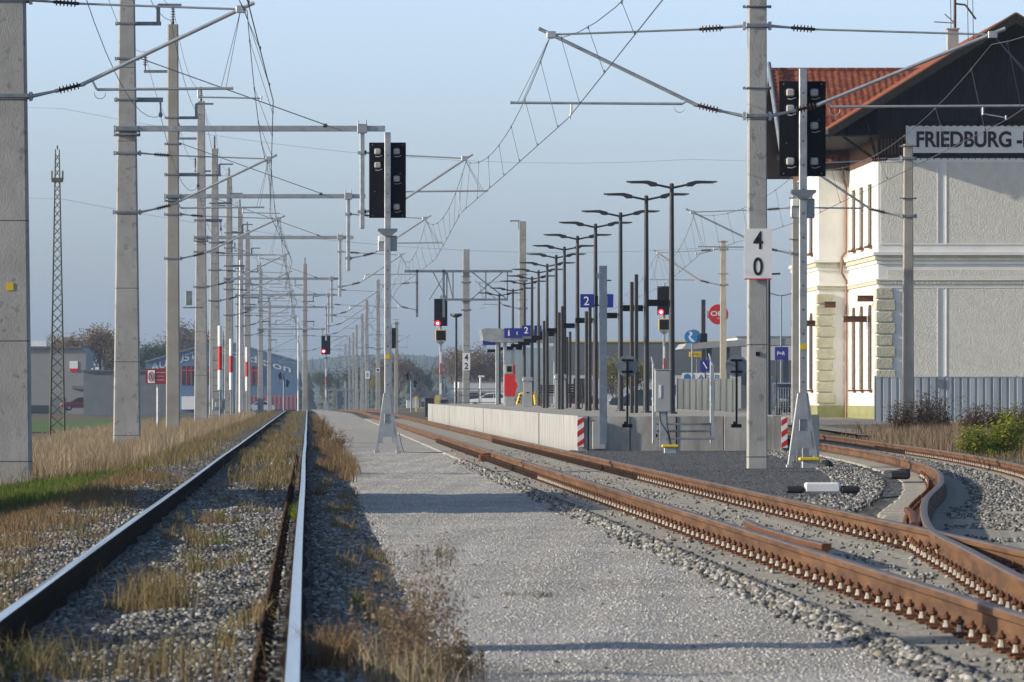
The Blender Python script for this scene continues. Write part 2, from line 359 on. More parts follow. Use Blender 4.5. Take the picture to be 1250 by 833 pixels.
# dark chippings area in front of the platform end
poly = [(5.95, 131), (5.75, 110), (5.7, 90), (5.75, 72), (7.0, 70.5), (8.0, 74), (8.7, 84), (9.5, 98), (10.15, 112), (10.6, 131)]
v = [(a, b, -.188) for a, b in poly] + [(a, b, -.3) for a, b in poly]; n = len(poly)
o = MB(); o.add(v, [tuple(reversed(range(n)))] + [(i, (i+1) % n, n+(i+1) % n, n+i) for i in range(n)]); tag(o.build('dark_chippings_area', M_asph), kind='structure')
# station yard behind
o = MB(); o.add([(14.5, 150, .02), (60, 150, .02), (60, 330, .16), (18, 330, .16), (16.5, 230, .16), (15.2, 180, .12), (60, 230, .16)], [(0, 1, 6, 4, 5), (4, 6, 2, 3)]); tag(o.build('station_yard', M_yard), kind='structure')
o = MB(); o.add([(-60, 260, -.62), (-9, 260, -.62), (-11, 395, -.62), (-60, 395, -.62)], [(0, 1, 2, 3)]); tag(o.build('meadow', M_green), kind='structure')

# ------------------------------------------------------------------ stones
def ico():
    p = (1+5**.5)/2
    v = np.array([(-1,p,0),(1,p,0),(-1,-p,0),(1,-p,0),(0,-1,p),(0,1,p),(0,-1,-p),(0,1,-p),(p,0,-1),(p,0,1),(-p,0,-1),(-p,0,1)], float)
    v /= np.linalg.norm(v[0])
    f = np.array([(0,11,5),(0,5,1),(0,1,7),(0,7,10),(0,10,11),(1,5,9),(5,11,4),(11,10,2),(10,7,6),(7,1,8),(3,9,4),(3,4,2),(3,2,6),(3,6,8),(3,8,9),(4,9,5),(2,4,11),(6,2,10),(8,6,7),(9,8,1)])
    return v, f
IV, IF = ico()
def stones(name, xy, zf, rmin, rmax, m, label, flat=.7, cat='ballast'):
    n = len(xy); shapes = [IV * rng.uniform(.62, 1.25, (12, 1))*rng.uniform(.8, 1.2, (12, 3)) for _ in range(16)]
    idx = rng.integers(0, 16, n); V = np.stack(shapes)[idx]
    r = rng.uniform(rmin, rmax, n); sc = rng.uniform(.7, 1.35, (n, 3)); sc[:, 2] *= flat
    V = V * sc[:, None, :] * r[:, None, None]
    a = rng.uniform(0, 6.283, n); b = rng.uniform(-.6, .6, n); ca, sa, cb, sb = np.cos(a), np.sin(a), np.cos(b), np.sin(b)
    x, y, z = V[..., 0], V[..., 1], V[..., 2]; x, z = x*cb[:, None]-z*sb[:, None], x*sb[:, None]+z*cb[:, None]
    x, y = x*ca[:, None]-y*sa[:, None], x*sa[:, None]+y*ca[:, None]
    zz = np.array([zf(p, q) for p, q in xy])
    V = np.stack([x + xy[:, 0:1], y + xy[:, 1:2], z + zz[:, None] + r[:, None]*.15], -1).reshape(-1, 3)
    F = (IF[None] + (np.arange(n)*12)[:, None, None]).reshape(-1, 3)
    mi = np.repeat(rng.choice(len(m), n, p=np.array([.3, .34, .2, .16])), 20) if isinstance(m, list) else None
    o = mesh_np(name, V, F, m, mi=mi); tag(o, label, cat, kind='stuff'); return o
def scat(n, x0, x1, y0, y1, pw=1.0):      # denser near the camera
    t = rng.random(n) ** pw; y = y0*(y1/y0)**t
    return np.stack([rng.uniform(x0, x1, n), y], 1)
def not_rail(xy, xs, w_=.085):
    k = np.ones(len(xy), bool)
    for c in xs: k &= np.abs(xy[:, 0]-c) > w_
    return xy[k]
a = np.concatenate([scat(62000, -3.0, .70, 21, 75), scat(6000, -3.0, .7, 75, 160), scat(2600, .45, .95, 21, 90)])
stones('track_ballast_stones', not_rail(a, (LX, RX), .095), lambda x, y: hL(x, y)-.005, .010, .025, M_stone, 'grey crushed stone ballast around the left track')
n = 8000; t = rng.random(n); y = 20*(110/20)**t; x = 2.93 + rng.normal(0, .085, n)
stones('ballast_ridge_stones', np.stack([x, y], 1), lambda x, y: -.205 + .04*math.exp(-((x-2.93)/.08)**2), .010, .033, M_stone, 'low ridge of loose grey stones between gravel path and rusty track')
stones('path_pebbles', np.concatenate([scat(36000, .62, 2.95, 21, 70), scat(26000, .62, 2.95, 70, 130)]), lambda x, y: hPth(x, y)-.003, .005, .011, M_peb, 'fine pale pebbles strewn over the gravel path', cat='gravel')
a = np.concatenate([scat(17000, 3.1, 6.0, 24, 130)]); _k = np.sin(a[:, 1]*1.7+a[:, 0]*2)+np.sin(a[:, 1]*.53+1)+np.sin(a[:, 0]*5); a = a[(a[:, 0] > 5.3) | ((rng.random(len(a)) < .16+.5*(_k > .5)))]
stones('centre_ballast_stones', not_rail(a, (DX, CXr), .14), lambda x, y: (-.174 if x > 3.1 and x < 5.45 else -.215), .007, .024, M_stone, 'loose stones scattered between the rails of the rusty track')
t = rng.random(11000); y = 62*(160/62)**t; o_ = np.where(rng.random(11000) < .62, rng.uniform(-1.5, -.75, 11000), rng.uniform(.35, 1.1, 11000))
stones('right_ballast_stones', np.array([(xBn(q, p), q) for p, q in zip(o_, y)]), lambda x, y: -.176, .010, .032, M_stone, 'pale stones beside the curving rail on the right')
t = rng.random(4200); y = 38*(64/38)**t; o_ = rng.uniform(.2, 1.9, 4200)
stones('frog_ballast_stones', np.array([(xBn(q, p), q) for p, q in zip(o_, y) if (math.sin(q*1.3)+math.sin(p*5+q*.4)) > -.3]), lambda x, y: -.176, .008, .026, M_stone, 'small stones strewn right of the switch frog')
a = np.array([(p, q) for p, q in scat(7000, 5.3, 8.6, 50, 80) if p < xB(q)-.75 and (q < 71 or p > 8)])
stones('switch_ballast_stones', a, lambda x, y: -.205, .012, .036, M_stone, 'grey stones in the triangle before the frog of the switch')

a = np.array([(p, q) for p, q in scat(12000, 5.8, 10.4, 71.5, 129) if p < 8.0+(q-73)*.046])
stones('dark_chippings', a, lambda x, y: -.19, .006, .014, [M_asph, mat('chip_black', (.02, .02, .022), rough=.9), mat('chip_grey', (.12, .122, .122), rough=.9), mat('chip_pale', (.22, .22, .215), rough=.9)], 'dark stone chippings spread before the platform end', cat='chippings')
# ------------------------------------------------------------------ rails
PROF = [(-.075, -.172), (.075, -.172), (.075, -.160), (.020, -.142), (.010, -.125), (.010, -.058), (.036, -.044), (.036, -.010), (.028, -.001), (0, .002), (-.028, -.001), (-.036, -.010), (-.036, -.044), (-.010, -.058), (-.010, -.125), (-.020, -.142), (-.075, -.160)]
def rail(name, xf, ys, side, top, label, group=None, prof=PROF, dz=0, cat='rail'):
    k = len(prof); V = []
    for y in ys:
        d = (xf(y+.4)-xf(y-.4))/.8; L = math.hypot(1, d); nx, ny = 1/L, -d/L
        for p, q in prof: V.append((xf(y)+p*nx, y+p*ny, q+gz(y)+dz))
    F = []; mi = []
    for i in range(len(ys)-1):
        for j in range(k):
            j2 = (j+1) % k; F.append((i*k+j, i*k+j2, i*k+k+j2, i*k+k+j)); mi.append(1 if (8 <= j <= 9 if top is M_railP else 7 <= j <= 10) else 0)
    me = bpy.data.meshes.new(name); F.append(tuple(reversed(range(k)))); mi.append(0); F.append(tuple(range(len(V)-k, len(V)))); mi.append(0)
    me.from_pydata(V, [], F); me.materials.append(side); me.materials.append(top)
    me.polygons.foreach_set('material_index', mi); me.update()
    o = bpy.data.objects.new(name, me); COL.objects.link(o); tag(o, label, cat, group); return o
yrail = list(np.arange(6, 120, 1.0)) + list(np.arange(120, 640, 8.0))
def wob(x0, a): return lambda y: x0 + a*(math.sin(y*.11)+.6*math.sin(y*.037+1))
rL = rail('rail', wob(LX, .006), yrail, M_railD, M_railP, 'left polished rail of the near left track, dark sides', 'running rails')
rR = rail('rail', wob(RX, .004), yrail, M_railD, M_railP, 'right polished rail of the near left track, beside the gravel path', 'running rails')
rD = rail('rail', lambda y: DX, yrail, M_railR, M_railT, 'rusty orange rail nearest to the gravel path', 'running rails')
ytk2 = [y for y in yrail]
rC = rail('rail', lambda y: CXr, [y for y in yrail], M_railR, M_railT, 'rusty rail second from the path, running through the switch frog', 'running rails')
yb = list(np.arange(21, 160, 1.0)) + list(np.arange(160, 336, 5))
rB = rail('rail', lambda y: xB(y), yb, M_railR, M_railT, 'curving rail with shiny head bending from the frog round to the platform', 'running rails')
rA = rail('rail', lambda y: xBn(y, 1.47), [y for y in yb if y > 50], M_railR, M_railT, 'outer rusty rail of the right curve, nearest to the weeds', 'running rails')
ck = rail('check_rail', lambda y: DX+.20 + .09*max(0, (y-47)/3) + .06*max(0, (43-y)/2), list(np.arange(41.6, 50, .4)), M_rust, M_railT, 'short rusty check rail with flared end inside the rusty track', dz=.0, cat='rail')
ck2 = rail('wing_rail', lambda y: xB(y) - .10 - .05*max(0, (y-53)/2), list(np.arange(48.8, 55.2, .4)), M_rust, M_rust, 'short rusty wing rail ahead of the switch frog', dz=-.004, cat='rail')
# fasteners
M_drust = mat('dark_rust', (.028, .017, .012), (.065, .035, .02), 30, .9)
fm = MB()
fm.cbox((0, 0, -.165), (.14, .15, .016), 0, .004)
fm.cbox((-.045, 0, -.151), (.08, .07, .016), 0, .004)
fm.lathe((-.045, 0, -.145), (-.045, 0, -.105), [(0, .019), (.4, .017), (.45, .013), (1, .012)], 6, 1)
fm.lathe((-.045, 0, -.106), (-.045, 0, -.062), [(0, .014), (.2, .026), (.6, .021), (.65, .011), (1, .009)], 8, 0)
fm.tube((.0, -.045, -.135), (-.03, -.055, -.115), .009, n=6); fm.tube((.0, .045, -.135), (-.03, .055, -.115), .009, n=6)
fo = fm.build('rail_fastener', [M_rust, M_nut])
def fast_line(railobj, xf, y0, y1, side, nut=None, near=100):
    ys = list(np.arange(y0, y1, .6)); cnt = 0; rest_v = []; base = fo.data
    bv = np.empty(len(base.vertices)*3, np.float32); base.vertices.foreach_get('co', bv); bv = bv.reshape(-1, 3)
    for y in ys:
        x = xf(y) + side*.115
        jx = rnd.uniform(-.004, .004)
        if cnt < near:
            c = fo.copy(); COL.objects.link(c); c.parent = railobj
            c.location = (x+jx, y+rnd.uniform(-.015, .015), gz(y)); c.rotation_euler = (0, 0, (0 if side < 0 else math.pi)+rnd.uniform(-.12, .12)); cnt += 1
        else:
            b = bv.copy(); b[:, 0] *= -1*(-1 if side < 0 else 1); b += (x, y, gz(y)); rest_v.append(b)
    if rest_v:
        mb = MB()
        for b in rest_v: mb.add(b.tolist(), [tuple(p.vertices) for p in base.polygons], 0)
        mb.m = [p.material_index for p in base.polygons]*len(rest_v)
        tag(mb.build('rail_fasteners', [M_drust, M_drust], railobj), kind='stuff')
fast_line(rD, lambda y: DX, 24.2, 150, -1)
fast_line(rC, lambda y: CXr, 24.2, 150, -1)
fast_line(rB, lambda y: xB(y), 47.5, 86, -1)
fast_line(rA, lambda y: xBn(y, 1.47), 60, 130, -1)
fast_line(rB, lambda y: xB(y), 24.5, 46.5, -1)
fo2 = fm.build('rail_fastener', [M_drust, M_drust]); f0 = fo; fo = fo2
fast_line(rR, lambda y: RX, 22.0, 112, -1, near=100)
for q in (f0, fo2): bpy.data.objects.remove(q)
# sleepers
def sleeper_mb(L, wid=.26):
    m = MB(); h = .12
    m.cbox((0, 0, -h/2), (L, wid, h), 0, .018); return m
def sleeper_row(xf_c, L, y0, y1, label, group, nmax, rotf=None, z=-.176):
    proto = sleeper_mb(L).build('sleeper', M_slp); tag(proto, label, 'sleeper', group); ys = list(np.arange(y0, y1, .6)); first = True; restm = MB()
    for i, y in enumerate(ys):
        if i < nmax:
            c = proto if first else proto.copy()
            if not first: COL.objects.link(c)
            first = False
            c.location = (xf_c(y)+rnd.uniform(-.015, .015), y, z+gz(y)+rnd.uniform(-.003, .003)); c.rotation_euler = (0, 0, (rotf(y) if rotf else 0)+rnd.uniform(-.01, .01))
        else: restm.cbox((xf_c(y), y, z-.06+gz(y)), (L, .26, .12), 0, .018)
    if restm.v: tag(restm.build('far_sleepers', M_slp), label.replace('sleeper', 'sleepers'), 'sleeper', kind='stuff')
def xs_c(y): return 4.16 if y > 50 else 4.16 + .0
sleeper_row(lambda y: 4.22, 2.55, 23.9, 300, 'pale concrete sleeper under the rusty middle track', 'sleepers under the rusty track', 150)
sleeper_row(lambda y: xBn(y, .735)+.0, 2.5, 60, 190, 'pale concrete sleeper under the right hand curve', 'sleepers under the right curve', 100, lambda y: -math.atan(xB(y+.5)-xB(y-.5)))
sleeper_row(lambda y: xBn(y, .9)+.2, 3.1, 46.5, 60, 'long concrete sleeper behind the switch frog', 'long switch sleepers', 24, lambda y: 0)
M_old = mat('old_sleeper', (.16, .13, .09), (.24, .20, .14), 6, .95, bump=.4, bscale=25, stretch=(.5, 4, 1))
M_slp0, M_slp = M_slp, M_old
sleeper_row(lambda y: -2.25, 1.25, 25.5, 33, 'worn old sleeper end showing left of the left rail', 'sleepers of the left track', 20, z=-.125)
M_slp = M_slp0

# ------------------------------------------------------------------ overhead line masts
def ins(mb, a, b, r=.065, n=6, m=0):
    prof = [(0, .022), (.06, .03)]
    for k in range(n):
        t = .08 + .84*(k+.15)/n; prof += [(t, .026), (t+.02, r), (t+.05, r*.92), (t+.07, .026)]
    prof += [(.94, .03), (1, .022)]
    mb.lathe(a, b, prof, 10, m)
def cantilever(root, x0, d, E, reg, steady, zl=5.87, zu=7.42, zreg=6.0, zc=5.82):
    """d=+1/-1 direction; E=x of tube end, reg=x of registration tube end, steady=x of contact wire"""
    y = 0
    p0 = Vector((x0, y, zl)); p1 = p0 + Vector((d*.42, 0, .09)); p2 = p1 + Vector((d*.40, 0, .10)); pe = Vector((E, y, 7.36))
    q0 = Vector((x0, y, zu)); q1 = q0 + Vector((d*.36, 0, -.03)); q2 = q1 + Vector((d*.42, 0, -.03)); qe = Vector((E - d*.18, y, 7.27))
    m = MB()
    m.tube(p0, p1, .035, .022, 8); m.tube(p2, pe, .032, n=10); m.tube(q0, q1, .03, .02, 8); m.tube(q2, qe, .019, n=8)
    m.tube(pe, pe + (pe-p2).normalized()*.04, .036, n=8)
    m.cbox((x0, 0, zl), (.05, .16, .14)); m.cbox((x0, 0, zu), (.05, .16, .14))
    m.cbox(tuple(qe), (.16, .07, .12), 0, .01); m.tube(p1 - Vector((d*.03, 0, .006)), p1 + Vector((d*.03, 0, .008)), .034); m.tube(p2 - Vector((d*.02, 0, .006)), p2+Vector((d*.05, 0, .012)), .036)
    ra = p2 + (pe-p2).normalized()*.18; r0 = Vector((ra.x + d*.08, y, zreg-.02)); r1 = Vector((reg, y, zreg))
    m.tube(r0, r1, .024, n=8); m.tube(ra, r0, .018, n=6)
    m.tube(r1, r1 + Vector((d*.02, 0, 0)), .03)
    # drop ring by the hinge
    pr = r0 + Vector((d*.05, 0, -.06)); ring = [pr + Vector((math.cos(t)*.09, 0, math.sin(t)*.09)) for t in np.linspace(2.9, 6.5, 8)]; m.path(ring, .006, 5)
    fx = (r0.x*.35 + reg*.65) if abs(steady-reg) > .6 else r0.x*.25+reg*.75
    m.tube((fx, 0, zreg), (fx, 0, zreg-.16), .02); m.tube((fx, 0, zreg-.14), (steady, 0, zc+.02), .013, n=6)
    m.tube((steady, 0, zc+.06), (steady, 0, zc-.01), .016)
    # hanger wires between the two tubes
    m.tube((qe.x, 0, qe.z), (reg+ d*(-.1), 0, zreg), .005, n=4, m=1); m.tube((qe.x, 0, qe.z), (reg + d*(-.18), 0, zreg), .005, n=4, m=1)
    c = m.build('cantilever', [M_alu, M_wire], root)
    i1 = MB(); ins(i1, p1, p2); i1.build('insulator', M_ins, c); i2 = MB(); ins(i2, q1, q2); i2.build('insulator', M_ins, c)
    return c
def clamp(mbs, xc, wp, dp, z, h=.07):
    mb = MB(); mbs.append(mb)
    mb.cbox((xc, 0, z), (wp+.10, dp+.05, h), 0, .01); mb.cbox((xc-wp/2-.07, 0, z), (.05, .05, h*1.6)); mb.cbox((xc+wp/2+.07, 0, z), (.05, .05, h*1.6))
def width_at(z, H, w0=.72, w1=.33): return w0 + (w1-w0)*min(1, max(0, (z+.6)/(H+.6)))
def left_mast(kind, H=14.1, mm=None, w0=.74, w1=.34):
    root = empty('catenary_mast'); m = MB(); m.taper((0, 0), w0, w0*.9, -1.1, w1, w1*.9, H, .035, 0, 6); m.build('pole', mm or M_mast, root)
    wa = lambda z: width_at(z, H, w0, w1)
    cl = []
    for z in (5.87, 7.42): clamp(cl, 0, wa(z), wa(z)*.9, z)
    xr = wa(5.87)/2
    cantilever(root, xr+.06, 1, 3.90, 3.58, 4.05)     # local x: track centre about +4.0
    if kind != 'plain':
        # feeder brackets
        br = MB()
        br.cbox((-.45, 0, 12.45), (1.15, .07, .10)); br.tube((-.98, 0, 12.5), (-.98, 0, 12.62), .03)
        br.build('feeder_bracket', M_galvd, root); fi = MB(); ins(fi, (-.98, 0, 12.62), (-.98, 0, 13.12), .085, 5); fi.build('insulator', M_ins, root)
        ti = MB(); ti.tube((0, 0, H), (0, 0, H+.12), .05); ins(ti, (0, 0, H+.1), (0, 0, H+.65), .09, 5); ti.build('top_insulator', M_ins, root)
    b2 = MB(); b2.cbox((.42, 0, 10.82), (.95, .08, .10)); b2.cbox((.82, 0, 11.05), (.10, .10, .52)); b2.cbox((1.12, 0, 11.31), (.62, .05, .07)); b2.build('arrester_bracket', M_galvd, root)
    b3 = MB(); b3.cbox((.32, 0, 8.82), (1.25, .09, .12)); b3.tube((.88, 0, 8.8), (.88, 0, 8.45), .025); b3.lathe((.88, 0, 8.5), (.88, 0, 8.36), [(0, .03), (.5, .06), (1, .03)], 8)
    b3.build('feeder_arm', M_galvd, root)
    for z in (10.82, 9.9, 8.82): clamp(cl, 0, wa(z), wa(z)*.9, z, .06)
    if kind == 'boom':
        bm = MB(); bm.cbox((3.42, -.30, 8.05), (6.70, .12, .15), 0, .012); bm.build('boom', M_galv, root)
        clamp(cl, 0, wa(8.05), .75, 8.05, .12); clamp(cl, 0, wa(7.9), .75, 7.9, .05)
        dp = MB(); dp.cbox((6.17, -.30, 6.80), (.12, .12, 2.75), 0, .01); dp.cbox((6.17, -.30, 8.05), (.26, .22, .24), 0, .01)
        for xx in (-.1, .1): dp.tube((6.17+xx, -.3, 8.1), (6.17+xx, -.3, 8.28), .02)
        for zz in (7.42, 5.87): dp.cbox((6.17, -.30, zz), (.24, .16, .08))
        dpo = dp.build('drop_post', M_galv, root)
        cc = cantilever(root, 6.25, 1, 9.03, 9.45, 8.75, zreg=6.42); cc.location = (0, -.3, 0)
        st = MB()
        for dy in (-.06, .06): st.tube((wa(9.9)/2, -.2+dy, 9.94), (5.62, -.3+dy, 8.0), .011, n=5)
        st.cbox((5.2, -.3, 8.13), (.1, .12, .1)); st.build('stay_wire', M_wire, root)
    for c_ in cl: c_.build('clamp_band', M_galvd, root)
    return root
km = None
G = 'concrete overhead line masts left of the tracks'
def place(proto, x, y, label, first, z=None, group=G, cat='mast'):
    o = proto if first else copy_tree(proto)
    o.location = (x, y, gz(y) if z is None else z); tag(o, label, cat, group); return o
mP = left_mast('plain', 15.0)
place(mP, -4.8, FPX/76, 'thick stained concrete mast cut by the left edge of the photo, with a yellow tag', True)
t = MB(); t.box((-.035, -.300, 2.75), (.085, -.292, 2.87)); t.build('yellow_tag', M_yel, mP)
pn = place(mP, -5.1, 28.0, 'concrete mast nearest the camera, out of view left, casting its shadow over the path', False)
for k in kids(pn):
    if k.name.startswith('yellow_tag'): bpy.data.objects.remove(k)
mB = left_mast('boom', 14.1)
place(mB, -4.75, FPX/46.5, 'second thick concrete mast from the left, carrying the highest boom across the track', True)
mB3 = left_mast('boom', 14.1, M_mast2, .50, .37)
place(mB3, -4.75, FPX/34.7, 'slim brownish concrete mast beside the maroon sign', True)
LM = [(27.5, 'grey concrete mast right of the slim brown mast'), (20.3, 'grey concrete mast behind the second striped tube'), (17.5, 'slender concrete mast, sixth in the left row'), (15.6, 'slender concrete mast behind the third striped tube'), (12.2, 'far concrete mast in front of the end of the blue hall')]
mS = left_mast('boom', 14.1, None, .62, .34)
for i, (s, lb) in enumerate(LM): place(mS, -4.75, FPX/s, lb, i == 0)
m5 = left_mast('feeder', 13.6, None, .60, .34); place(m5, -4.75, FPX/24, 'concrete mast with grey switch box and first striped tube', True)
place(m5, -4.9, FPX/9.6, 'hazy mast far down the left row beside the blue hall', False)
mc = left_mast('feeder', 14.6, M_mast2, .5, .4); place(mc, -.3, FPX/12.2, 'lone beige mast seen above the end of the left track', True)

def side_mast(H, arms, wbase=.42, wtop=.30, mm=None, loc=(0, 0, 0), label='', group=None, zb=-.7, name='catenary_mast'):
    root = empty(name, loc); m = MB(); m.taper((0, 0), wbase, wbase*.9, zb, wtop, wtop*.9, H, .02, 0, 4); m.build('pole', mm or M_mast2, root)
    cl = []
    for d, E, reg, st in arms:
        cantilever(root, d*(wtop/2+.07), d, E, reg, st, zreg=6.05 if d > 0 else 6.1)
    for z in (5.87, 7.42): clamp(cl, 0, wbase*.88, wbase*.85, z)
    for z in (6.35, 7.75): clamp(cl, 0, wbase*.88, wbase*.85, z, .03)
    for c_ in cl: c_.build('clamp_band', M_galvd, root)
    tag(root, label, 'mast', group); return root
G2 = 'overhead line masts right of the tracks'
x40 = 7.72; m40 = side_mast(11.0, [(-1, 4.0-x40, 3.5-x40, 4.5-x40), (1, 11.95-x40, 13.0-x40, 12.0-x40)], .34, .30, M_mast, (x40, FPX/71, 0), 'square grey concrete mast carrying the white 40 sign', G2, -.35)
side_mast(7.8, [(-1, 13.15-16.1, 13.0-16.1, 13.3-16.1)], .30, .24, M_mast2, (16.1, FPX/45.5, 0), 'short concrete mast standing in the weeds before the station gable', G2, -.2)
side_mast(8.3, [(-1, -3.7, -3.3, -3.4)], .32, .26, M_mast2, (16.55, FPX/36, 0), 'beige mast half hidden behind the right signal', G2)
side_mast(7.8, [(-1, -3.0, -3.2, -2.6)], .29, .23, M_mast2, (18.1, FPX/28, 0), 'short slim mast in front of the red round sign', G2, -.2)
# 42 mast with lattice boom behind the platform
mt = side_mast(9.3, [], .40, .36, M_mast, (8.94, FPX/21.6, 0), 'mast with lattice boom and the white 42 plate beyond the platform', G2)
b = MB(); b.cbox((-.45, -.22, 8.05), (6.1, .12, .14)); b.cbox((.6, -.22, 6.45), (3.5, .10, .12))
for x in (-1.1, -.75, 1.1, 2.32): b.cbox((x, -.22, 7.25), (.07, .07, 1.6))
for p, q in (((-1.9, 8.05), (-1.1, 6.45)), ((-1.1, 8.05), (-.75, 6.45)), ((-2.1, 6.45), (-1.1, 8.05)), ((.25, 8.05), (2.32, 6.45)), ((.25, 6.45), (2.1, 8.05))): b.tube((p[0], -.22, p[1]), (q[0], -.22, q[1]), .035, n=6)
b.build('lattice_boom', M_galvd, mt)
for x in (-2.78, -1.28):
    d_ = MB(); d_.cbox((x, -.22, 6.8), (.13, .12, 2.7)); d_.build('drop_post', M_galvd, mt)
cc = cantilever(mt, -2.86, -1, -4.9, -5.2, -4.7); cc.location = (0, -.22, 0)
b = MB(); b.cbox((0, -.24, 2.95), (.44, .02, .98)); s42 = b.build('speed_plate', M_white, mt)
text('numeral', '4', M_txtk, .22, .36, (0, -.252, 3.18), mt, .02); text('numeral', '2', M_txtk, .22, .36, (0, -.252, 2.70), mt, .02)
mh = side_mast(10.7, [(-1, -2.6, -2.2, -2.4)], .42, .38, M_mast, (11.9, FPX/22, 0), 'tall mast with a small bracket on top behind the platform lamps', G2)
b = MB(); b.cbox((-.42, 0, 10.72), (.55, .06, .08)); b.cbox((-.2, 0, 10.45), (.07, .06, .5)); b.build('top_bracket', M_galvd, mh)
# far right-hand row
far = [(11.4, 8.0, 13.4), (9.9, 7.75, 13.5), (8.6, 8.2, 13.5), (7.6, 8.3, 13.5), (6.9, 8.5, 13.3), (6.4, 8.4, 13.2), (5.9, 8.2, 13.2)]
fp = side_mast(13.3, [(-1, -3.6, -3.3, -3.8), (1, 3.4, 3.2, 3.5)], .50, .36, M_mast, (0, 0, 0), 'x', 'far masts beyond the crest', -.6)
ords = ['nearest', 'second', 'third', 'fourth', 'fifth', 'sixth', 'farthest']
for i, (s, x, h) in enumerate(far):
    o = fp if i == 0 else copy_tree(fp)
    y = FPX/s; o.location = (x-.5, y, gz(y)-.2+(.8 if i == 0 else .4)); tag(o, ('%s of the dense row of hazy masts beyond the first signal' % ords[i]), 'mast', 'far masts beyond the crest')
side_mast(7.6, [(-1, -2.4, -2.0, -2.2)], .34, .30, M_mast2, (7.6, FPX/14.2, gz(FPX/14.2)), 'pale mast just right of the first signal mast', G2)
# latticed boom masts far away get simple hazy steel poles
for x, s, h, lb in ((-1.0, 12.0, 9.2, 'thin white pole far away between the blue hall and the beige mast'), (-4.15, 20.0, 9.2, 'thin pale pole left of the third striped tube')):
    y = FPX/s; m = MB(); m.tube((0, 0, -.5), (0, 0, h), .09, .06, 8); m.lathe((0, 0, h), (0, 0, h+.1), [(0, .07), (.6, .07), (1, .02)], 8); tag(m.build('pole', M_white, None, (x, y, gz(y))), lb, 'pole')

# ------------------------------------------------------------------ overhead wires
def wire_pt(a, b, t, sag): p = Vector(a).lerp(Vector(b), t); p.z -= sag*4*t*(1-t); return p
def line(label, sup, cont_z=5.8, drop=7, r=.0075):
    """sup: list (X carrier, X contact, Y, Zc carrier, Zcontact)"""
    root = empty('overhead_line', (sup[0][0], sup[0][2], 0)); tag(root, label, 'overhead wire'); off = Vector(root.location)
    mc_ = MB(); mt_ = MB()
    for a, b in zip(sup, sup[1:]):
        A = Vector((a[0], a[2], a[3])); B = Vector((b[0], b[2], b[3])); A2 = Vector((a[1], a[2], a[4])); B2 = Vector((b[1], b[2], b[4]))
        L = (B-A).length; sag = min(1.05, .75*(L/58)**2 + .1)
        pts = [wire_pt(A, B, t, sag) - off for t in np.linspace(0, 1, 13)]; mc_.path(pts, r, 5)
        mt_.path([A2-off, (A2+B2)/2 - off - Vector((0, 0, .02)), B2-off], r*1.1, 5)
        nd = drop if L > 30 else 4
        for k in range(nd):
            t = (k+.5)/nd; p = wire_pt(A, B, t, sag); q = A2.lerp(B2, t)
            d_ = MB(); d_.tube(p-off, q-off, .0045, n=4); d_.tube(p-off-Vector((0, 0, .03)), p-off+Vector((0, 0, .02)), .014, n=5); d_.tube(q-off, q-off+Vector((0, 0, .04)), .014, n=5); d_.build('dropper', M_wire, root)
        # Y-rope at the supports
    mc_.build('carrier_wire', M_wire, root); mt_.build('contact_wire', M_wire, root)
    return root
cc_ = lambda i: .22 if i % 2 else -.22
lm = [28] + [FPX/s for s in (76, 46.5, 34.7, 27.5, 24, 20.3, 17.5, 15.6, 12.2)] + [640, 700, 760]
line('overhead wires above the left track', [(-.98, -.78+cc_(i), y, 7.25+gz(y), 5.80+gz(y)) for i, y in enumerate(lm)])
lm2 = [35, FPX/71, FPX/46.5, FPX/34.7, FPX/27.5, FPX/20.3, FPX/17.5, FPX/15.6, FPX/12.2, 640, 707, 814, 946]
line('overhead wires above the rusty middle track', [(4.15, 4.25+(.24 if i % 2 else -.24), y, 7.2+gz(y), 5.85+gz(y)) for i, y in enumerate(lm2)])
line('overhead wires above the right hand curve', [(9.6, 9.7, 50, 7.15, 5.8), (11.75, 12.0, FPX/71, 7.1, 5.8), (13.3, 13.5, FPX/45.5, 7.2, 5.85), (13.1, 13.3, FPX/36, 7.2, 5.85), (15.2, 15.5, FPX/28, 7.2, 5.85), (17, 17.2, 330, 7.2, 5.85)])
def feeder(label, pts, sag, r=.008):
    root = MB(); off = Vector(pts[0])
    for a, b in zip(pts, pts[1:]):
        root.path([wire_pt(a, b, t, sag*min(1, (Vector(b)-Vector(a)).length/58)) - off for t in np.linspace(0, 1, 11)], r, 5)
    o = root.build('feeder_cable', M_wire, None, off); tag(o, label, 'cable'); return o
yl = [28] + [FPX/s for s in (76, 46.5, 34.7, 27.5, 24, 20.3, 17.5, 15.6, 12.2)]
feeder('top cable strung over the brown top insulators of the left masts', [(-4.75, y, 14.75+gz(y)) for y in yl], 1.0)
feeder('cable on the left feeder brackets of the left masts', [(-5.73, y, 13.15+gz(y)) for y in yl], 1.0)
feeder('cable on the short arms of the left masts', [(-3.87, y, 8.4+gz(y)) for y in yl], .9)
feeder('cable hung from the arrester brackets of the left masts', [(-3.6, y, 10.9+gz(y)) for y in yl], .9)
feeder('long thin power line crossing low over the sky', [(-220, 900, 48), (-9.3*3.5, 760, 27), (60, 900, 24), (330, 950, 30)], 3, .02)
feeder('upper long thin power line crossing the sky', [(-220, 900, 62), (-9.3*3.5, 760, 39), (60, 900, 38), (330, 950, 44)], 3, .02)

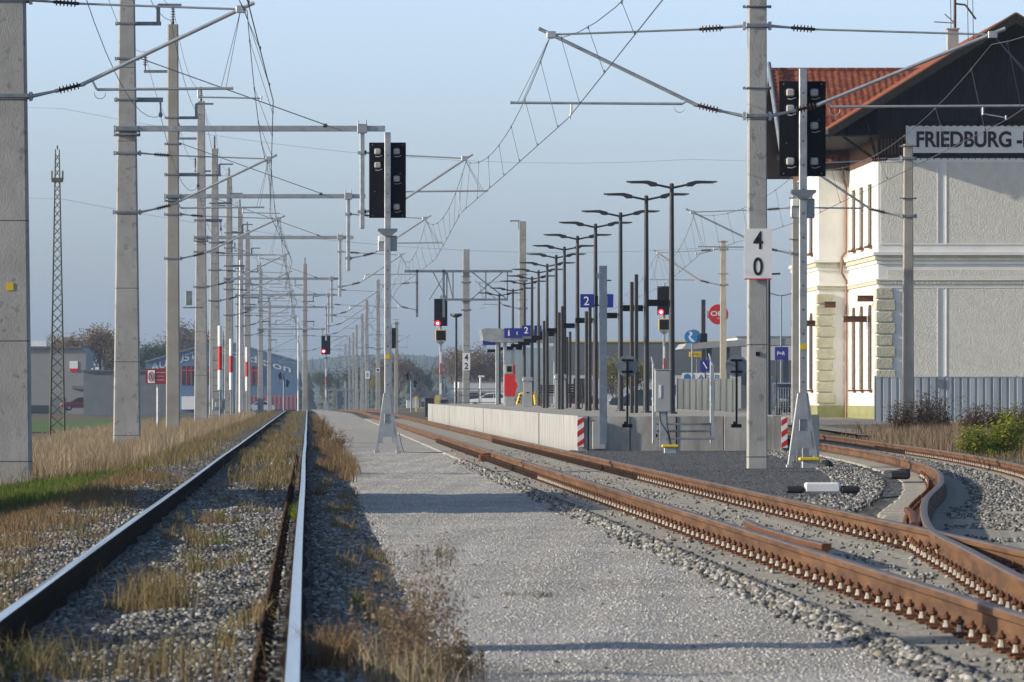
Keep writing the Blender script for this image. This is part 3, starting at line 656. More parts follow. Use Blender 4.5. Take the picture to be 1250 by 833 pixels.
# ------------------------------------------------------------------ signals
def signal(loc, label, lamps, H=6.82, front=False, box=True, band=False, group=None, post_h=None):
    """main signal; lamps: list of (x, z-offset from panel top). seen from behind unless front"""
    root = empty('railway_signal', loc); d = -1 if front else 1
    # A-frame foot
    a = MB(); g = -.2
    a.add([(-.27, -.13, g), (-.21, -.13, g), (-.035, -.10, 1.12), (-.085, -.10, 1.12), (-.27, -.09, g), (-.21, -.09, g), (-.035, -.07, 1.12), (-.085, -.07, 1.12)], [(0, 1, 2, 3), (7, 6, 5, 4), (0, 4, 5, 1), (1, 5, 6, 2), (3, 2, 6, 7), (0, 3, 7, 4)])
    a.add([(.27, -.13, g), (.21, -.13, g), (.035, -.10, 1.12), (.085, -.10, 1.12), (.27, -.09, g), (.21, -.09, g), (.035, -.07, 1.12), (.085, -.07, 1.12)], [(3, 2, 1, 0), (4, 5, 6, 7), (1, 5, 4, 0), (2, 6, 5, 1), (7, 6, 2, 3), (4, 7, 3, 0)])
    a.prism([(-.16, .15), (.16, .15), (.12, .45), (-.12, .45)], -.125, -.10); a.prism([(-.10, .65), (.10, .65), (.05, 1.1), (-.05, 1.1)], -.125, -.10)
    a.prism([(-.235, .02), (-.10, .02), (-.055, 1.0), (-.085, 1.1)], -.12, -.105); a.prism([(.10, .02), (.235, .02), (.085, 1.1), (.055, 1.0)], -.12, -.105)
    for sx in (-.24, .24):
        a.tube((sx, .2, g), (sx*.3, .05, 1.1), .025); a.cbox((sx, -.08, g+.03), (.12, .14, .07), 0, .01)
    a.build('foot_frame', M_galv, root)
    m = MB(); m.cbox((0, 0, (H+.2)/2), (.135, .135, H-.2), 0, .01)
    for z in np.arange(1.3, H-.1, .42): m.tube((0, -.070, z), (0, -.072, z), .014, n=8, m=1)
    m.build('mast_post', [M_galv, M_black], root)
    y0 = .075 if not front else -.10
    p = MB(); p.cbox((0, y0+.035*(1 if not front else -1), H-.10-.83-.12), (.81, .05, 1.66), 0, 0)
    p.prism([(-.405+.03, H-1.88), (.405-.03, H-1.88), (.405, H-1.85), (.405, H-.25), (.375, H-.22), (-.375, H-.22), (-.405, H-.25), (-.405, H-1.85)], y0-.002, y0+.012)
    for x, z in ((-.33, -.27), (.33, -.27), (-.33, -1.83), (.33, -1.83), (.28, -.9), (-.28, -1.3)): p.tube((x, y0-.008, H+z), (x, y0-.002, H+z), .014, n=6, m=1)
    p.cbox((.17, y0-.01, H-1.32), (.22, .03, .2)); po = p.build('signal_panel', [M_black, M_galvd], root)
    for i, (x, z) in enumerate(lamps):
        c = MB(); yc = y0-.05
        c.cbox((x, yc, H-.22+z), (.135, .10, .13), 0, .02); c.lathe((x, y0-.002, H-.22+z), (x, y0-.035, H-.22+z), [(0, .10), (.9, .095), (1, .05)], 14, 1); c.path([(x-.05, yc-.03, H-.33+z), (x+.02, yc-.05, H-.34+z), (x+.1, yc-.02, H-.31+z)], .008, 5, 0)
        c.build('lamp_housing', [M_cap, M_black], root)
    if box:
        b = MB(); zb = H-2.22
        b.prism([(-.215, zb+.10), (.215, zb+.10), (.215, zb+.05), (.08, zb-.06), (-.08, zb-.06), (-.215, zb+.05)], -.17, .09); b.build('cable_cone', M_galvd, root)
        b = MB(); b.cbox((0, .10, zb-.22), (.42, .16, .34), 0, .012); b.cbox((-.13, -.01, zb-.12), (.13, .10, .13), 1, .01); b.build('junction_box', [M_galv, M_white], root)
        b = MB(); b.cbox((0, -.072, 1.92), (.11, .006, .10), 0); b.build('yellow_marker', M_yel, root)
    if band:
        for z0, mm_ in ((1.2, M_white), (2.4, M_red), (3.1, M_white)):
            b = MB(); b.cbox((0, -.075, z0+.35), (.10, .01, .70)); b.build('band', mm_, root)
    tag(root, label, 'signal', group); return root, po
LA = [(-.22, -.20), (-.22, -.50), (.20, -.20), (.20, -.80), (.20, -1.42)]
LB = [(-.22, -.20), (-.22, -.48), (-.22, -1.40), (.20, -.20), (.20, -.78), (.20, -1.40)]
s1, _ = signal((1.75, 7000/55.5, 0), 'galvanised signal seen from behind on the gravel path', LA, 6.85)
s2, _ = signal((8.63, 100, 0), 'signal seen from behind in front of the station roof', LB, 6.77)
def red_on(root, x, z, y=-.17, r=.095):
    m = MB(); m.lathe((x, y, z), (x, y-.03, z), [(0, r*.75), (.6, r*.7), (1, r*.3)], 16); m.build('red_light', M_redon, root)
    m = MB(); m.lathe((x, y+.01, z), (x, y-.005, z), [(0, r*1.8), (1, r*1.7)], 16); m.build('red_halo', M_redhalo, root)  # glowing disc behind the lens paints the red halo round the lamp
M_redon = emit('lit_red_lamp', (1, .22, .25), 18); M_redhalo = emit('red_lamp_halo', (1, .012, .03), 1.6)
y = 7000/13.6; s3, _ = signal((1.6, y, gz(y)-.1), 'distant signal showing red above the end of the path', [], 6.95, True, False, True); red_on(s3, -.2, 5.35)
b = MB(); b.cbox((0, -.1, 4.75), (.42, .12, .14)); b.build('cross_piece', M_galvd, s3)
s4, _ = signal((6.75, 7000/15, gz(467)), 'black signal panel far away right of the first signal mast', [], 6.9, False, False)
def red_signal(loc, label, H):
    root, po = signal(loc, label, [], H, True, False, True); red_on(root, -.19, H-1.72)
    b = MB(); b.cbox((0, -.12, H-2.45), (.66, .06, .68), 0, .02); b.cbox((0, -.155, H-2.45), (.56, .02, .58), 1); b.build('speed_indicator', [M_yel, M_black], root)
    b = MB(); b.prism([(-.28, H-2.82), (.28, H-2.82), (.08, H-3.0), (-.08, H-3.0)], -.2, .1); b.build('cable_cone', M_galvd, root)
    return root
red_signal((8.1, 350, -.1), 'signal showing red left of the 42 mast', 7.25)
red_signal((20.7, 7000/21, .1), 'signal showing red between the two nearest platform lamps', 7.5)
# sign 40
b = MB(); b.cbox((0, -.20, 3.5), (.475, .025, .86), 0, 0); b.build('speed_plate', M_white, m40)
b = MB(); b.cbox((0, -.216, 3.065), (.475, .01, .02)); b.build('plate_edge', M_red, m40)
b = MB(); b.cbox((0, -.164, 1.78), (.07, .012, .07)); b.build('hatch', M_black, m40)
text('numeral', '4', M_txtk, .165, .31, (0, -.216, 3.73), m40, .012); text('numeral', '0', M_txtk, .165, .31, (0, -.216, 3.28), m40, .012)
# connection boxes
def conn_box(loc, label, w_=.36, cab=True):
    root = empty('connection_box', loc); b = MB(); b.cbox((0, 0, .06), (w_*.72, .2, .16), 0, .01); b.cbox((-.12, -.02, .0), (.04, .1, .14), 0); b.build('body', M_galv, root)
    b = MB(); b.cbox((0, 0, .165), (w_, .28, .06), 0, .015); b.build('lid', M_yel, root)
    tag(root, label, 'box'); return root
conn_box((8.68, 99.3, -.2), 'small box with yellow lid at the foot of the right signal')
b = MB(); b.lathe((0, 0, 0), (0, 0, .14), [(0, .13), (.5, .12), (1, .05)], 12); b.path([(.1, 0, .02), (.25, -.1, .0), (.5, -.15, -.005)], .014, 6); tag(b.build('cable_plug', M_blackp, None, (8.97, 99.2, -.19)), 'black cable plug lying beside the yellow lidded box', 'cable plug')
b = MB(); b.path([Vector((0, 0, .45)), Vector((.05, 0, .2)), Vector((.10, 0, .03)), Vector((.5, -.3, .02)), Vector((1.0, -.2, .03)), Vector((1.4, .6, .02))], .008, 6); tag(b.build('cable', M_blackp, None, (2.0, 125.9, -.21)), 'thin black cable trailing from the first signal to the rail', 'cable')

# ------------------------------------------------------------------ platform
PE = 7000/54.0
def pl(y): return 6.1 + .3*(y-PE)/175
def pr_(y): return min(xBn(y, -.78), 10.85 + (y-PE)*.035)
ysP = list(np.linspace(PE, 306, 18)); top = .60
root = empty('platform', (6.1, PE, 0)); tag(root, 'long low concrete platform between the tracks', 'platform'); ox, oy = 6.1, PE
for i in range(len(ysP)-1):
    y0, y1 = ysP[i], ysP[i+1]-.012
    m = MB(); a, b = pl(y0)-ox, pl(y1)-ox
    m.add([(a, y0-oy, -.35), (a+.22, y0-oy, -.35), (b+.22, y1-oy, -.35), (b, y1-oy, -.35), (a, y0-oy, top), (a+.22, y0-oy, top), (b+.22, y1-oy, top), (b, y1-oy, top)], [(0, 3, 2, 1), (4, 5, 6, 7), (0, 1, 5, 4), (1, 2, 6, 5), (2, 3, 7, 6), (3, 0, 4, 7)])
    m.build('edge_wall_block', M_conc, root)
m = MB(); xsr = [pr_(y) for y in ysP]
m.add([(pl(y)-ox+.225, y-oy+.30*(k == 0), top-.003) for k, y in enumerate(ysP)] + [(x-ox-.225, y-oy+.30*(k == 0), top-.003) for k, (x, y) in enumerate(zip(xsr, ysP))], [(i, len(ysP)+i, len(ysP)+i+1, i+1) for i in range(len(ysP)-1)])
m.build('paving', M_slp, root)
m = MB(); m.add([(x-ox-.22, y-oy, z) for z in (-.35, top) for x, y in zip(xsr, ysP)] + [(x-ox, y-oy, z) for z in (-.35, top) for x, y in zip(xsr, ysP)], [])
n = len(ysP); F = []
for i in range(n-1): F += [(2*n+i, 2*n+i+1, 3*n+i+1, 3*n+i), (n+i, n+i+1, 3*n+i+1, 3*n+i), (i, n+i, n+i+1, i+1)]
F.append((0, n, 3*n, 2*n)); m.f = F; m.m = [0]*len(F); m.sm = [False]*len(F); m.build('far_edge_wall', M_conc2, root)
# end wall panels
xe = [6.34, 7.28, 8.33, 9.40, 10.62]
for i in range(len(xe)-1):
    m = MB(); yo = (0, .03, .05, .02)[i]; m.cbox(((xe[i]+xe[i+1])/2-ox, .14+yo, .12), (xe[i+1]-xe[i]-.02, .25, .95), 0, .008)
    if i != 2: m.tube(((xe[i]+.55*(xe[i+1]-xe[i]))-ox-(.28 if i == 0 else 0), .012+yo, .16), ((xe[i]+.55*(xe[i+1]-xe[i]))-ox-(.28 if i == 0 else 0), .010+yo, .16), .045, n=16, m=1)
    m.build('end_wall_block', [M_conc2, M_black], root)
def chevron(loc, label, w_, h, lean=1):
    root = empty('hazard_board', loc); b = MB(); b.box((-w_/2, -.01, 0), (w_/2, .01, h)); b.build('board', M_white, root)
    st = MB(); k = 0.0; pitch = h/2.7; sl_ = w_*.75*lean
    for j in range(-1, 4):
        z0 = j*pitch + .02; z1 = z0 + pitch*.5; q = [(-w_/2, z0-sl_/2+.0), (w_/2, z0+sl_/2), (w_/2, z1+sl_/2), (-w_/2, z1-sl_/2)]
        q = [(x, min(h, max(0, z))) for x, z in q]
        if max(z for x, z in q)-min(z for x, z in q) > .02 and q[0][1] < h-.01 or (q[1][1] < q[2][1]): st.add([(x, -.0125, z) for x, z in q], [(0, 1, 2, 3)])
    st.build('stripes', M_red, root); tag(root, label, 'hazard board'); return root
chevron((6.16, PE-.03, -.10), 'red and white hazard board on the near left corner of the platform', .15, .68)
chevron((10.76, PE-.1, -.12), 'red and white hazard board on the right end of the platform wall', .14, .70)
# lamps
M_lens = mat('lamp_glass', (.35, .35, .36), rough=.3)
def make_lamp():
    r = empty('platform_lamp'); m = MB(); m.tube((0, 0, 0), (0, 0, 5.72), .085, .052, 12); m.lathe((0, 0, 0), (0, 0, .05), [(0, .15), (1, .14)], 12); m.lathe((0, 0, 5.68), (0, 0, 5.78), [(0, .055), (.8, .055), (1, .03)], 10); m.build('post', M_lampp, r)
    for d in (-1, 1):
        a = MB(); a.tube((0, 0, 5.66), (d*.42, 0, 5.75), .032, .028, 8); a.build('arm', M_lampp, r)
        h = MB(); h.prism([(d*.38, 5.70), (d*.52, 5.70), (d*.62, 5.765), (d*1.12, 5.80), (d*1.14, 5.83), (d*.60, 5.845), (d*.38, 5.79)], -.13, .13); ho = h.build('lamp_head', M_lampp, r)
        g = MB(); g.cbox((d*.85, 0, 5.778), (.4, .18, .008), 0, 0, None); g.build('lens', M_lens, ho)
    return r
def board(r):
    b = MB(); b.cbox((-.36, 0, 2.78), (.54, .12, .165), 0, .008); b.tube((-.12, 0, 2.8), (0, 0, 2.8), .018); b.build('sign_box', M_black, r)
lamps = [(48.7, 820), (45.9, 789), (42.0, 757.5), (39.4, 727), (36.6, 705), (34.1, 689), (32.2, 679), (30.2, 668), (28.7, 657.5), (27.2, 649.5), (26.0, 640), (24.4, 626), (23.3, 609.5)]
l0 = make_lamp(); board(l0)
ordn = ['nearest', 'second nearest', 'third', 'fourth', 'fifth', 'sixth', 'seventh', 'eighth', 'ninth', 'tenth', 'eleventh', 'twelfth', 'farthest']
for i, (s, px) in enumerate(lamps):
    o = l0 if i == 0 else copy_tree(l0)
    o.location = ((px-CX)/s, FPX/s, top); o.rotation_euler = (0, 0, rnd.uniform(-.03, .03))
    tag(o, '%s twin armed dark lamp post of the platform row' % ordn[i], 'lamp post', 'twin armed lamp posts on the platform')
# column pairs / signs
def pair(px, ytop, s, sep, label, blue=None, sgn=True):
    r = empty('information_column', ((px-CX)/s, FPX/s, top)); H = (CY-ytop)/s + CH - top
    for k in (-1, 1):
        m = MB(); m.cbox((k*sep/2, .06*k, H/2 - (.1 if k < 0 else 0)), (.10, .08, H-(.2 if k < 0 else 0)), 0, .015); m.build('post', M_lampp, r)
    tag(r, label, 'column', 'pairs of dark posts on the platform'); return r
pair(774, 335, 46.5, .125, 'tallest pair of dark square posts near the front of the platform')
pc = pair(718, 372, 41.0, .11, 'pair of dark posts carrying the blue track 2 and 1 signs')
for (x0, x1, tx) in ((708, 725, '2'), (731, 748.5, '1')):
    s = 41.0; X = ((x0+x1)/2-718)/s; b = MB(); b.cbox((X, -.09, CH+(482-367.5)/s-top), ((x1-x0)/s, .05, 16.5/s), 0, .006); b.build('track_sign', M_blue, pc)
    text('numeral', tx, M_txtw, (6.5 if tx == '2' else 4.2)/s, 10.5/s, (X-.02, -.118, CH+(482-367.5)/s-top), pc, .005)
b = MB(); b.cbox((.24, -.06, CH+(482-367.5)/41-top), (.1, .1, .3)); b.cbox((.22, -.04, CH+(482-373)/41-top), (.55, .04, .05)); b.build('sign_bracket', M_black, pc)
pair(684.5, 374, 37.5, .11, 'pair of dark posts right above the nearer grey litter bin')
pair(666, 385, 34.0, .12, 'pair of dark posts between the two litter bins')
pair(694, 405, 33.0, .12, 'low pair of dark posts behind the nearer grey litter bin')
# litter bins
def bin_(px, s, label):
    r = empty('litter_bin', ((px-CX)/s, FPX/s, top)); b = MB(); b.prism([(-.19, 0), (.19, 0), (.17, 1.0), (-.17, 1.0)], -.15, .15); b.build('body', M_grayp, r)
    b = MB(); b.cbox((0, -.01, 1.09), (.42, .36, .14), 0, .02); b.cbox((0, -.01, 1.175), (.34, .28, .03)); b.build('lid', M_galv, r)
    b = MB(); b.cbox((0, -.153, .56), (.11, .01, .05)); b.build('slot', M_black, r); b = MB(); b.cbox((0, 0, -.0), (.44, .34, .03)); b.build('foot', M_galvd, r)
    tag(r, label, 'litter bin', 'grey litter bins on the platform')
bin_(684, 35.5, 'nearer wider grey litter bin, right of the other'); bin_(644, 30.5, 'farther grey litter bin beside the red ticket machine')
# bench
def bench(px, s, label):
    r = empty('bench', ((px-CX)/s, FPX/s, top))
    b = MB()
    for k in range(5): b.cbox((0, -.15+.075*k, .45), (.9, .06, .03), 0, .008)
    b.build('seat', M_blackp, r); b = MB()
    for k in range(4): b.cbox((0, .20+.02*k, .56+.09*k), (.9, .025, .07), 0, .006)
    b.build('backrest', M_blackp, r)
    for x in (-.35, .35):
        b = MB(); b.path([(x, -.16, 0), (x, -.14, .44), (x, .18, .44), (x, .26, .85)], .02, 6); b.tube((x, .18, 0), (x, .18, .44), .02); b.path([(x, -.16, .44), (x, -.16, .66), (x, .2, .66)], .016, 6); b.build('leg', M_blackp, r)
    tag(r, label, 'bench', 'dark benches on the platform')
bench(699, 33.5, 'dark metal bench right of the nearer litter bin'); bench(672, 31, 'dark metal bench between the two litter bins')
# ticket machine
s = 28.5; r = empty('ticket_machine', ((622-CX)/s, FPX/s, top)); b = MB(); b.cbox((0, 0, .22), (.42, .36, .44), 0, .01); b.build('base', M_grayp, r)
b = MB(); b.prism([(-.21, .42), (.24, .42), (.26, .7), (.34, .82), (.30, 1.0), (.24, 1.06), (.24, 1.78), (.17, 1.78), (.17, 1.36), (-.21, 1.36)], -.2, .2); b.build('body', M_red, r)
b = MB(); b.cbox((-.03, -.02, 1.57), (.36, .38, .40), 0, .015); b.build('screen_housing', mat('sage_metal', (.30, .34, .28), rough=.5), r)
b = MB(); b.cbox((-.02, -.215, 1.58), (.2, .02, .24)); b.build('screen', M_black, r); tag(r, 'red ticket machine with grey green screen head under the shelter', 'ticket machine')
# yellow striped barrier
s = 28; r = empty('striped_barrier', ((641-CX)/s, FPX/s, top)); b = MB(); b.tube((-.35, 0, .05), (-.2, 0, .52), .07, n=8); b.tube((-.2, 0, .52), (.4, 0, .55), .07, n=8); b.tube((.4, 0, .55), (.46, 0, .05), .07, n=8); b.build('frame', M_yel, r)
b = MB()
for z in (.15, .28, .41): b.tube((-.34+z*.25, 0, z), (-.30+z*.25, 0, z+.06), .075, n=8)
for x in (-.05, .15, .3): b.tube((x, 0, .54), (x+.07, 0, .545), .076, n=8)
b.build('stripes', M_blackp, r); tag(r, 'low yellow hoop barrier with black stripes behind the farther bin', 'barrier')
# shelter
s = 26.0; r = empty('platform_shelter', ((630-CX)/s, FPX/s, top)); X = lambda px: (px-630)/s; Z = lambda py: CH + (CY-py)/s - top
b = MB(); b.prism([(X(587), Z(402.5)), (X(590), Z(416)), (X(600), Z(418)), (X(686), Z(418)), (X(686), Z(403.5)), (X(592), Z(401))], -.6, 4.0); b.build('roof', M_galv, r)
for px in (607, 616.5, 678):
    b = MB(); b.cbox((X(px), 0, Z(417)/2), (.16, .16, Z(417)), 0, .01); b.build('post', M_galv, r)
b = MB(); b.cbox((X(645), 2.6, 1.5), (1.9, .03, 2.4)); gl = bpy.data.materials.new('glass'); gl.use_nodes = True; g = gl.node_tree.nodes['Principled BSDF']; g.inputs['Transmission Weight'].default_value = .9; g.inputs['Roughness'].default_value = .08; g.inputs['Base Color'].default_value = (.7, .82, .85, 1); b.build('glass_wall', gl, r)
b = MB(); b.cbox((X(597), -.3, Z(418.5)), (.6, .05, .24)); b.build('sign', M_blue, r)
b = MB(); b.cbox((X(626), -.68, Z(407)), (.85, .06, .46)); b.build('sign', M_blue, r); text('lettering', 'i', M_txtw, .08, .26, (X(620.5), -.715, Z(407)), r, .02); text('lettering', '‹', M_txtw, .09, .14, (X(630.5), -.715, Z(407)), r, .01)
b = MB(); b.cbox((X(642), -.78, Z(404)), (.44, .06, .5)); b.build('sign', M_blue, r); text('numeral', '2', M_txtw, .19, .30, (X(641.5), -.815, Z(403.5)), r, .01)
b = MB(); b.cbox((X(656), -.68, Z(405)), (.34, .06, .56)); b.build('sign', M_blue, r)
for px in (623, 634): b = MB(); b.cbox((X(px), .5, Z(425)), (.28, .12, .16)); b.build('loudspeaker', M_black, r)
tag(r, 'grey flat roofed platform shelter hung with blue signs', 'shelter')
# end-of-platform steelwork
m = MB(); s = 55.0; m.cbox((0, 0, 0), (.17, .02, 3.95), 0); m.cbox((-.078, .07, 0), (.012, .14, 3.95)); m.cbox((.078, .07, 0), (.012, .14, 3.95)); m.cbox((-.12, .0, 1.75), (.05, .06, .12))
o = m.build('steel_post', M_galv, None, ((735.5-CX)/s, FPX/s-.3, 1.96)); tag(o, 'bare galvanised channel post standing against the platform end wall', 'post')
m = MB(); m.cbox((0, 0, 0), (.30, .10, .62), 0, .01); tag(m.build('cable_cabinet', M_grayp, None, ((731-CX)/54, PE-.05, .16)), 'flat grey box fixed low on the platform end wall beside the steel post', 'cabinet')
def disc(px, label):
    s = 54.6; r = empty('round_sign', ((px-CX)/s, FPX/s-.25, 0)); Z = lambda py: CH + (CY-py)/s
    m = MB(); m.lathe((0, 0, Z(447)), (0, -.01, Z(447)), [(0, .245), (1, .245)], 28); m.build('plate', M_galvd, r)
    m = MB(); m.cbox((0, -.035, (Z(440)+Z(521))/2), (.045, .035, Z(440)-Z(521)), 0); 
    for py in (440, 454): m.cbox((0, -.02, Z(py)), (.26, .02, .045))
    m.build('post', M_black, r); m = MB(); m.cbox((0, .06, Z(520)), (.22, .2, .08)); m.cbox((-.05, -.01, Z(518)), (.05, .06, .12)); m.build('wall_bracket', M_black, r)
    tag(r, label, 'sign', 'round signs seen from behind')
disc(765, 'round grey sign seen from behind, left one on the platform end'); disc(898, 'round grey sign seen from behind, right one close to the 40 mast')
# stairs
s = 54.8; r = empty('steel_steps', ((833-CX)/s, FPX/s-.4, 0)); X = lambda px: (px-833)/s; Z = lambda py: CH+(CY-py)/s
for px, t_ in ((797.5, 450), (868, 446)):
    m = MB(); m.cbox((X(px)-.01, -.3, (Z(t_)+Z(537))/2), (.05, .05, Z(t_)-Z(537))); m.tube((X(px)-.01, -.3, Z(t_)-.02), (X(px)-.01, .9, Z(t_)+.25), .022); m.tube((X(px)-.01, .35, 0), (X(px)-.01, .35, Z(t_)+.1), .022); m.tube((X(px)+.0, -.3, Z(500)), (X(px)+.0, .9, Z(500)+.25), .018); m.build('railing', M_galv, r)
for py, dy in ((518, .3), (526.5, 0), (535.5, -.3)): m = MB(); m.cbox((X(834), dy, Z(py)), (1.26, .26, .045), 0, .005); m.build('step', M_galvd, r)
tag(r, 'small galvanised steel steps with handrails up to the platform end', 'steps')
# control cabinet
s = 56.0; r = empty('control_cabinet', ((808-CX)/s, FPX/s-.2, 0)); X = lambda px: (px-808)/s; Z = lambda py: CH+(CY-py)/s
m = MB(); m.cbox((0, 0, (Z(452)+Z(503))/2), (.34, .22, 51/s), 0, .012); m.cbox((0, 0, Z(452)+.01), (.37, .25, .02)); co_ = m.build('box', M_grayp, r); m = MB(); m.cbox((-.06, -.115, 1.15), (.05, .01, .28)); m.build('label_strip', M_white, r)
m = MB(); m.cbox((.01, 0, Z(524)), (.14, .12, 44/s)); m.build('post', M_galv, r); m = MB(); m.path([(-.06, -.05, Z(503)), (-.05, -.05, Z(515)), (.12, -.06, Z(530)), (.16, -.08, Z(546))], .015, 6); m.path([(.09, -.05, Z(503)), (.10, -.05, Z(520)), (.2, -.07, Z(546))], .012, 6); m.build('cable', M_blackp, r)
tag(r, 'grey switch cabinet on a post beside the steel steps', 'cabinet'); conn_box((7.86, FPX/56-.5, -.2), 'small box with yellow lid under the grey switch cabinet')
m = MB(); m.cbox((0, 0, 0), (.30, .12, .9), 0, .01); m.cbox((-.2, .03, .05), (.08, .05, .9)); tag(m.build('equipment_cabinet', M_galvd, None, (8.85, 101.0, .28)), 'dull sheet metal cabinet directly behind the right signal foot', 'cabinet')
# marker beam
r = empty('fouling_marker', (6.42, 71.6, -.14)); b = MB(); b.cbox((0, 0, .06), (.44, .16, .13), 0, .02); b.build('white_block', M_white, r)
for d in (-1, 1): b = MB(); b.cbox((d*.345, 0, .035), (.24, .16, .09), 0, .025); b.build('black_end', M_blackp, r)
tag(r, 'low white track marker block with black ends on the ballast', 'track marker')
# cover plate by the curve (black rubber plate on rail B) and rail lubricator on D
m = MB(); m.cbox((0, 0, 0), (.30, .9, .12), 0, .03); m.cbox((.15, .5, .03), (.16, .3, .10), 0, .02); tag(m.build('point_motor_cover', M_blackp, None, (8.45, 82.3, -.07)), 'black cover lying against the curving rail at the bend', 'cover')
m = MB(); m.cbox((0, 0, .02), (.22, .5, .14), 0, .02); m.cbox((.02, .0, .10), (.16, .3, .04), 0, .01); tag(m.build('rail_contact_box', M_rust, None, (3.33, 108, -.14)), 'small rusty box clamped to the nearest rusty rail far along', 'track box')
m = MB(); m.cbox((0, 0, 0), (.5, .5, .05), 0, .01); m.cbox((.1, .05, .05), (.2, .3, .07), 0, .01); tag(m.build('concrete_slabs', M_conc, None, (8.0, FPX/22.9+10, -.16)), 'pale concrete slabs stacked by the far end of the platform', 'slab')

# ------------------------------------------------------------------ station building
M_stuc = mat('roughcast_plaster', (.58, .56, .475), (.66, .64, .555), 3, .95, bump=.8, bscale=19, dist=.025)
M_quoin = mat('quoin_plaster', (.40, .39, .29), (.50, .49, .37), 3, .95, bump=.9, bscale=14, dist=.03)
M_trim = mat('white_plaster', (.66, .66, .61), (.74, .74, .69), 1.2, .9, bump=.1, bscale=20)
M_plin = mat('olive_plinth', (.20, .21, .09), (.27, .27, .12), 2, .9, bump=.5, bscale=15)
M_wood = mat('dark_timber', (.010, .008, .008), (.026, .018, .014), 4, .85, stretch=(6, 6, .6))
M_woodb = mat('brown_timber', (.09, .045, .025), (.14, .07, .035), 4, .8, stretch=(4, 4, .6))
M_tile = mat('clay_tiles', (.13, .036, .018), (.27, .080, .036), 2.2, .85, kind='voronoi', lo=0, hi=1, stretch=(3.5, 3.0, 1.5))
M_cop = mat('copper_pipe', (.24, .12, .08), (.32, .17, .12), 3, .5, .3)
M_glass = mat('window_glass', (.03, .035, .045), rough=.12, spec=.6)
TH = 0.0; sb = 32.0
B = empty('station_building', ((1072-CX)/sb, FPX/sb, .10), TH); tag(B, 'cream station building with red tiled roof, dark timber gable and FRIEDBURG sign', 'building')
def bpart(name, mb, mats, par=None): return mb.build(name, mats, par or B)
W, D1, RD = 10.2, 12.0, 12.0   # front width, depth before the projection, projection depth
DEP = 36.0
m = MB(); m.box((0.0, 0.0, -.3), (W, DEP, 10.0)); m.box((-1.2, D1, -.3), (0, D1+RD, 10.0)); bpart('wall', m, M_trim)
# roughcast panels on the front
m = MB()
for z0, z1 in ((6.75, 9.85), (.7, 5.05)):
    for x0, x1 in ((.10 if z0 > 6 else .85, 2.25), (2.62, 7.4), (7.75, W-.1)): m.box((x0, -.018, z0), (x1, .0, z1))
m.box((.35, -.015, 5.42), (W-.2, 0, 5.75)); bpart('roughcast_panel', m, M_stuc)
m = MB()                                           # frame strips round the panels
for z0, z1 in ((6.70, 6.75), (9.85, 9.90), (5.05, 5.10)): m.box((0.05, -.034, z0), (W-.05, 0, z1))
for x in (2.25, 2.58, 7.4, 7.71): m.box((x, -.034, 6.75), (x+.04, 0, 9.85)); m.box((x, -.034, .7), (x+.04, 0, 5.05))
bpart('panel_frame', m, M_trim)
# cornices, wrapping round front and both side faces
def cornice(z0, z1, p, mm_, name):
    m = MB(); m.box((-p, -p, z0), (W+.05, 0, z1)); m.box((-p, 0, z0), (0, D1-p, z1)); m.box((-1.2-p, D1-p, z0), (0, D1, z1)); m.box((-1.2-p, D1, z0), (-1.2, D1+RD, z1)); bpart(name, m, mm_)
cornice(6.30, 6.42, .20, M_trim, 'cornice'); cornice(6.12, 6.298, .13, M_plin if False else M_quoin, 'cornice'); cornice(5.98, 6.118, .07, M_trim, 'cornice'); cornice(5.20, 5.34, .06, M_quoin, 'string_course'); cornice(5.342, 5.40, .09, M_trim, 'string_course')
m = MB(); m.box((-.06, -.06, -.3), (W, 0, .55)); m.box((-.06, 0, -.3), (0, D1-.06, .55)); m.box((-1.26, D1-.06, -.3), (-.06, D1, .55)); m.box((-1.26, D1, -.3), (-1.2, D1+RD, .55)); bpart('plinth', m, M_plin)
# quoins
z = .62; k = 0
while z < 4.9:
    L = .62 if k % 2 else .72
    for x0, y0 in ((0, 0), (-1.2, D1)):
        m = MB(); m.cbox((x0+L/2-.075, y0+L/2-.075, z+.21), (L+.03, L+.03, .40), 0, .03); bpart('quoin', m, M_quoin)
    z += .445; k += 1
# windows on the left faces
def window(x, y, z0, z1, wd, arch):
    r_ = MB(); pts = [(y-wd/2, z0), (y+wd/2, z0), (y+wd/2, z1-(wd/2 if arch else 0))]
    if arch: pts += [(y+wd/2*math.cos(t), z1-wd/2+wd/2*math.sin(t)) for t in np.linspace(.3, 2.84, 7)]
    else: pts += [(y+wd/2, z1), (y-wd/2, z1)]
    pts += [(y-wd/2, z1-(wd/2 if arch else 0))]
    r_.prism(pts, x-.08, x-.002, axis='x'); fr = bpart('window', r_, M_woodb)
    g = MB(); g.prism([(y+(a-y)*.8, z0+.06+(b_-z0)*.95) for a, b_ in pts], x-.088, x-.081, axis='x'); g.build('pane', M_glass, fr)
    f = MB(); f.cbox((x-.015, y-wd/2-.06, (z0+z1)/2), (.03, .1, z1-z0+.1)); f.cbox((x-.015, y+wd/2+.06, (z0+z1)/2), (.03, .1, z1-z0+.1)); f.build('surround', M_trim, fr)
    f = MB(); f.cbox((x-.1, y, z0-.06), (.22, wd+.24, .08)); f.build('sill', M_woodb, fr)
for y in (2.8, 6.2, 9.4): window(0, y, 6.75, 9.1, 1.0, False); window(0, y, 1.2, 4.45, 1.05, True)
for y in (3.0, 6.0, 9.0): window(-1.2, D1+y, 6.75, 9.1, 1.0, False); window(-1.2, D1+y, 1.2, 4.3, 1.05, True)
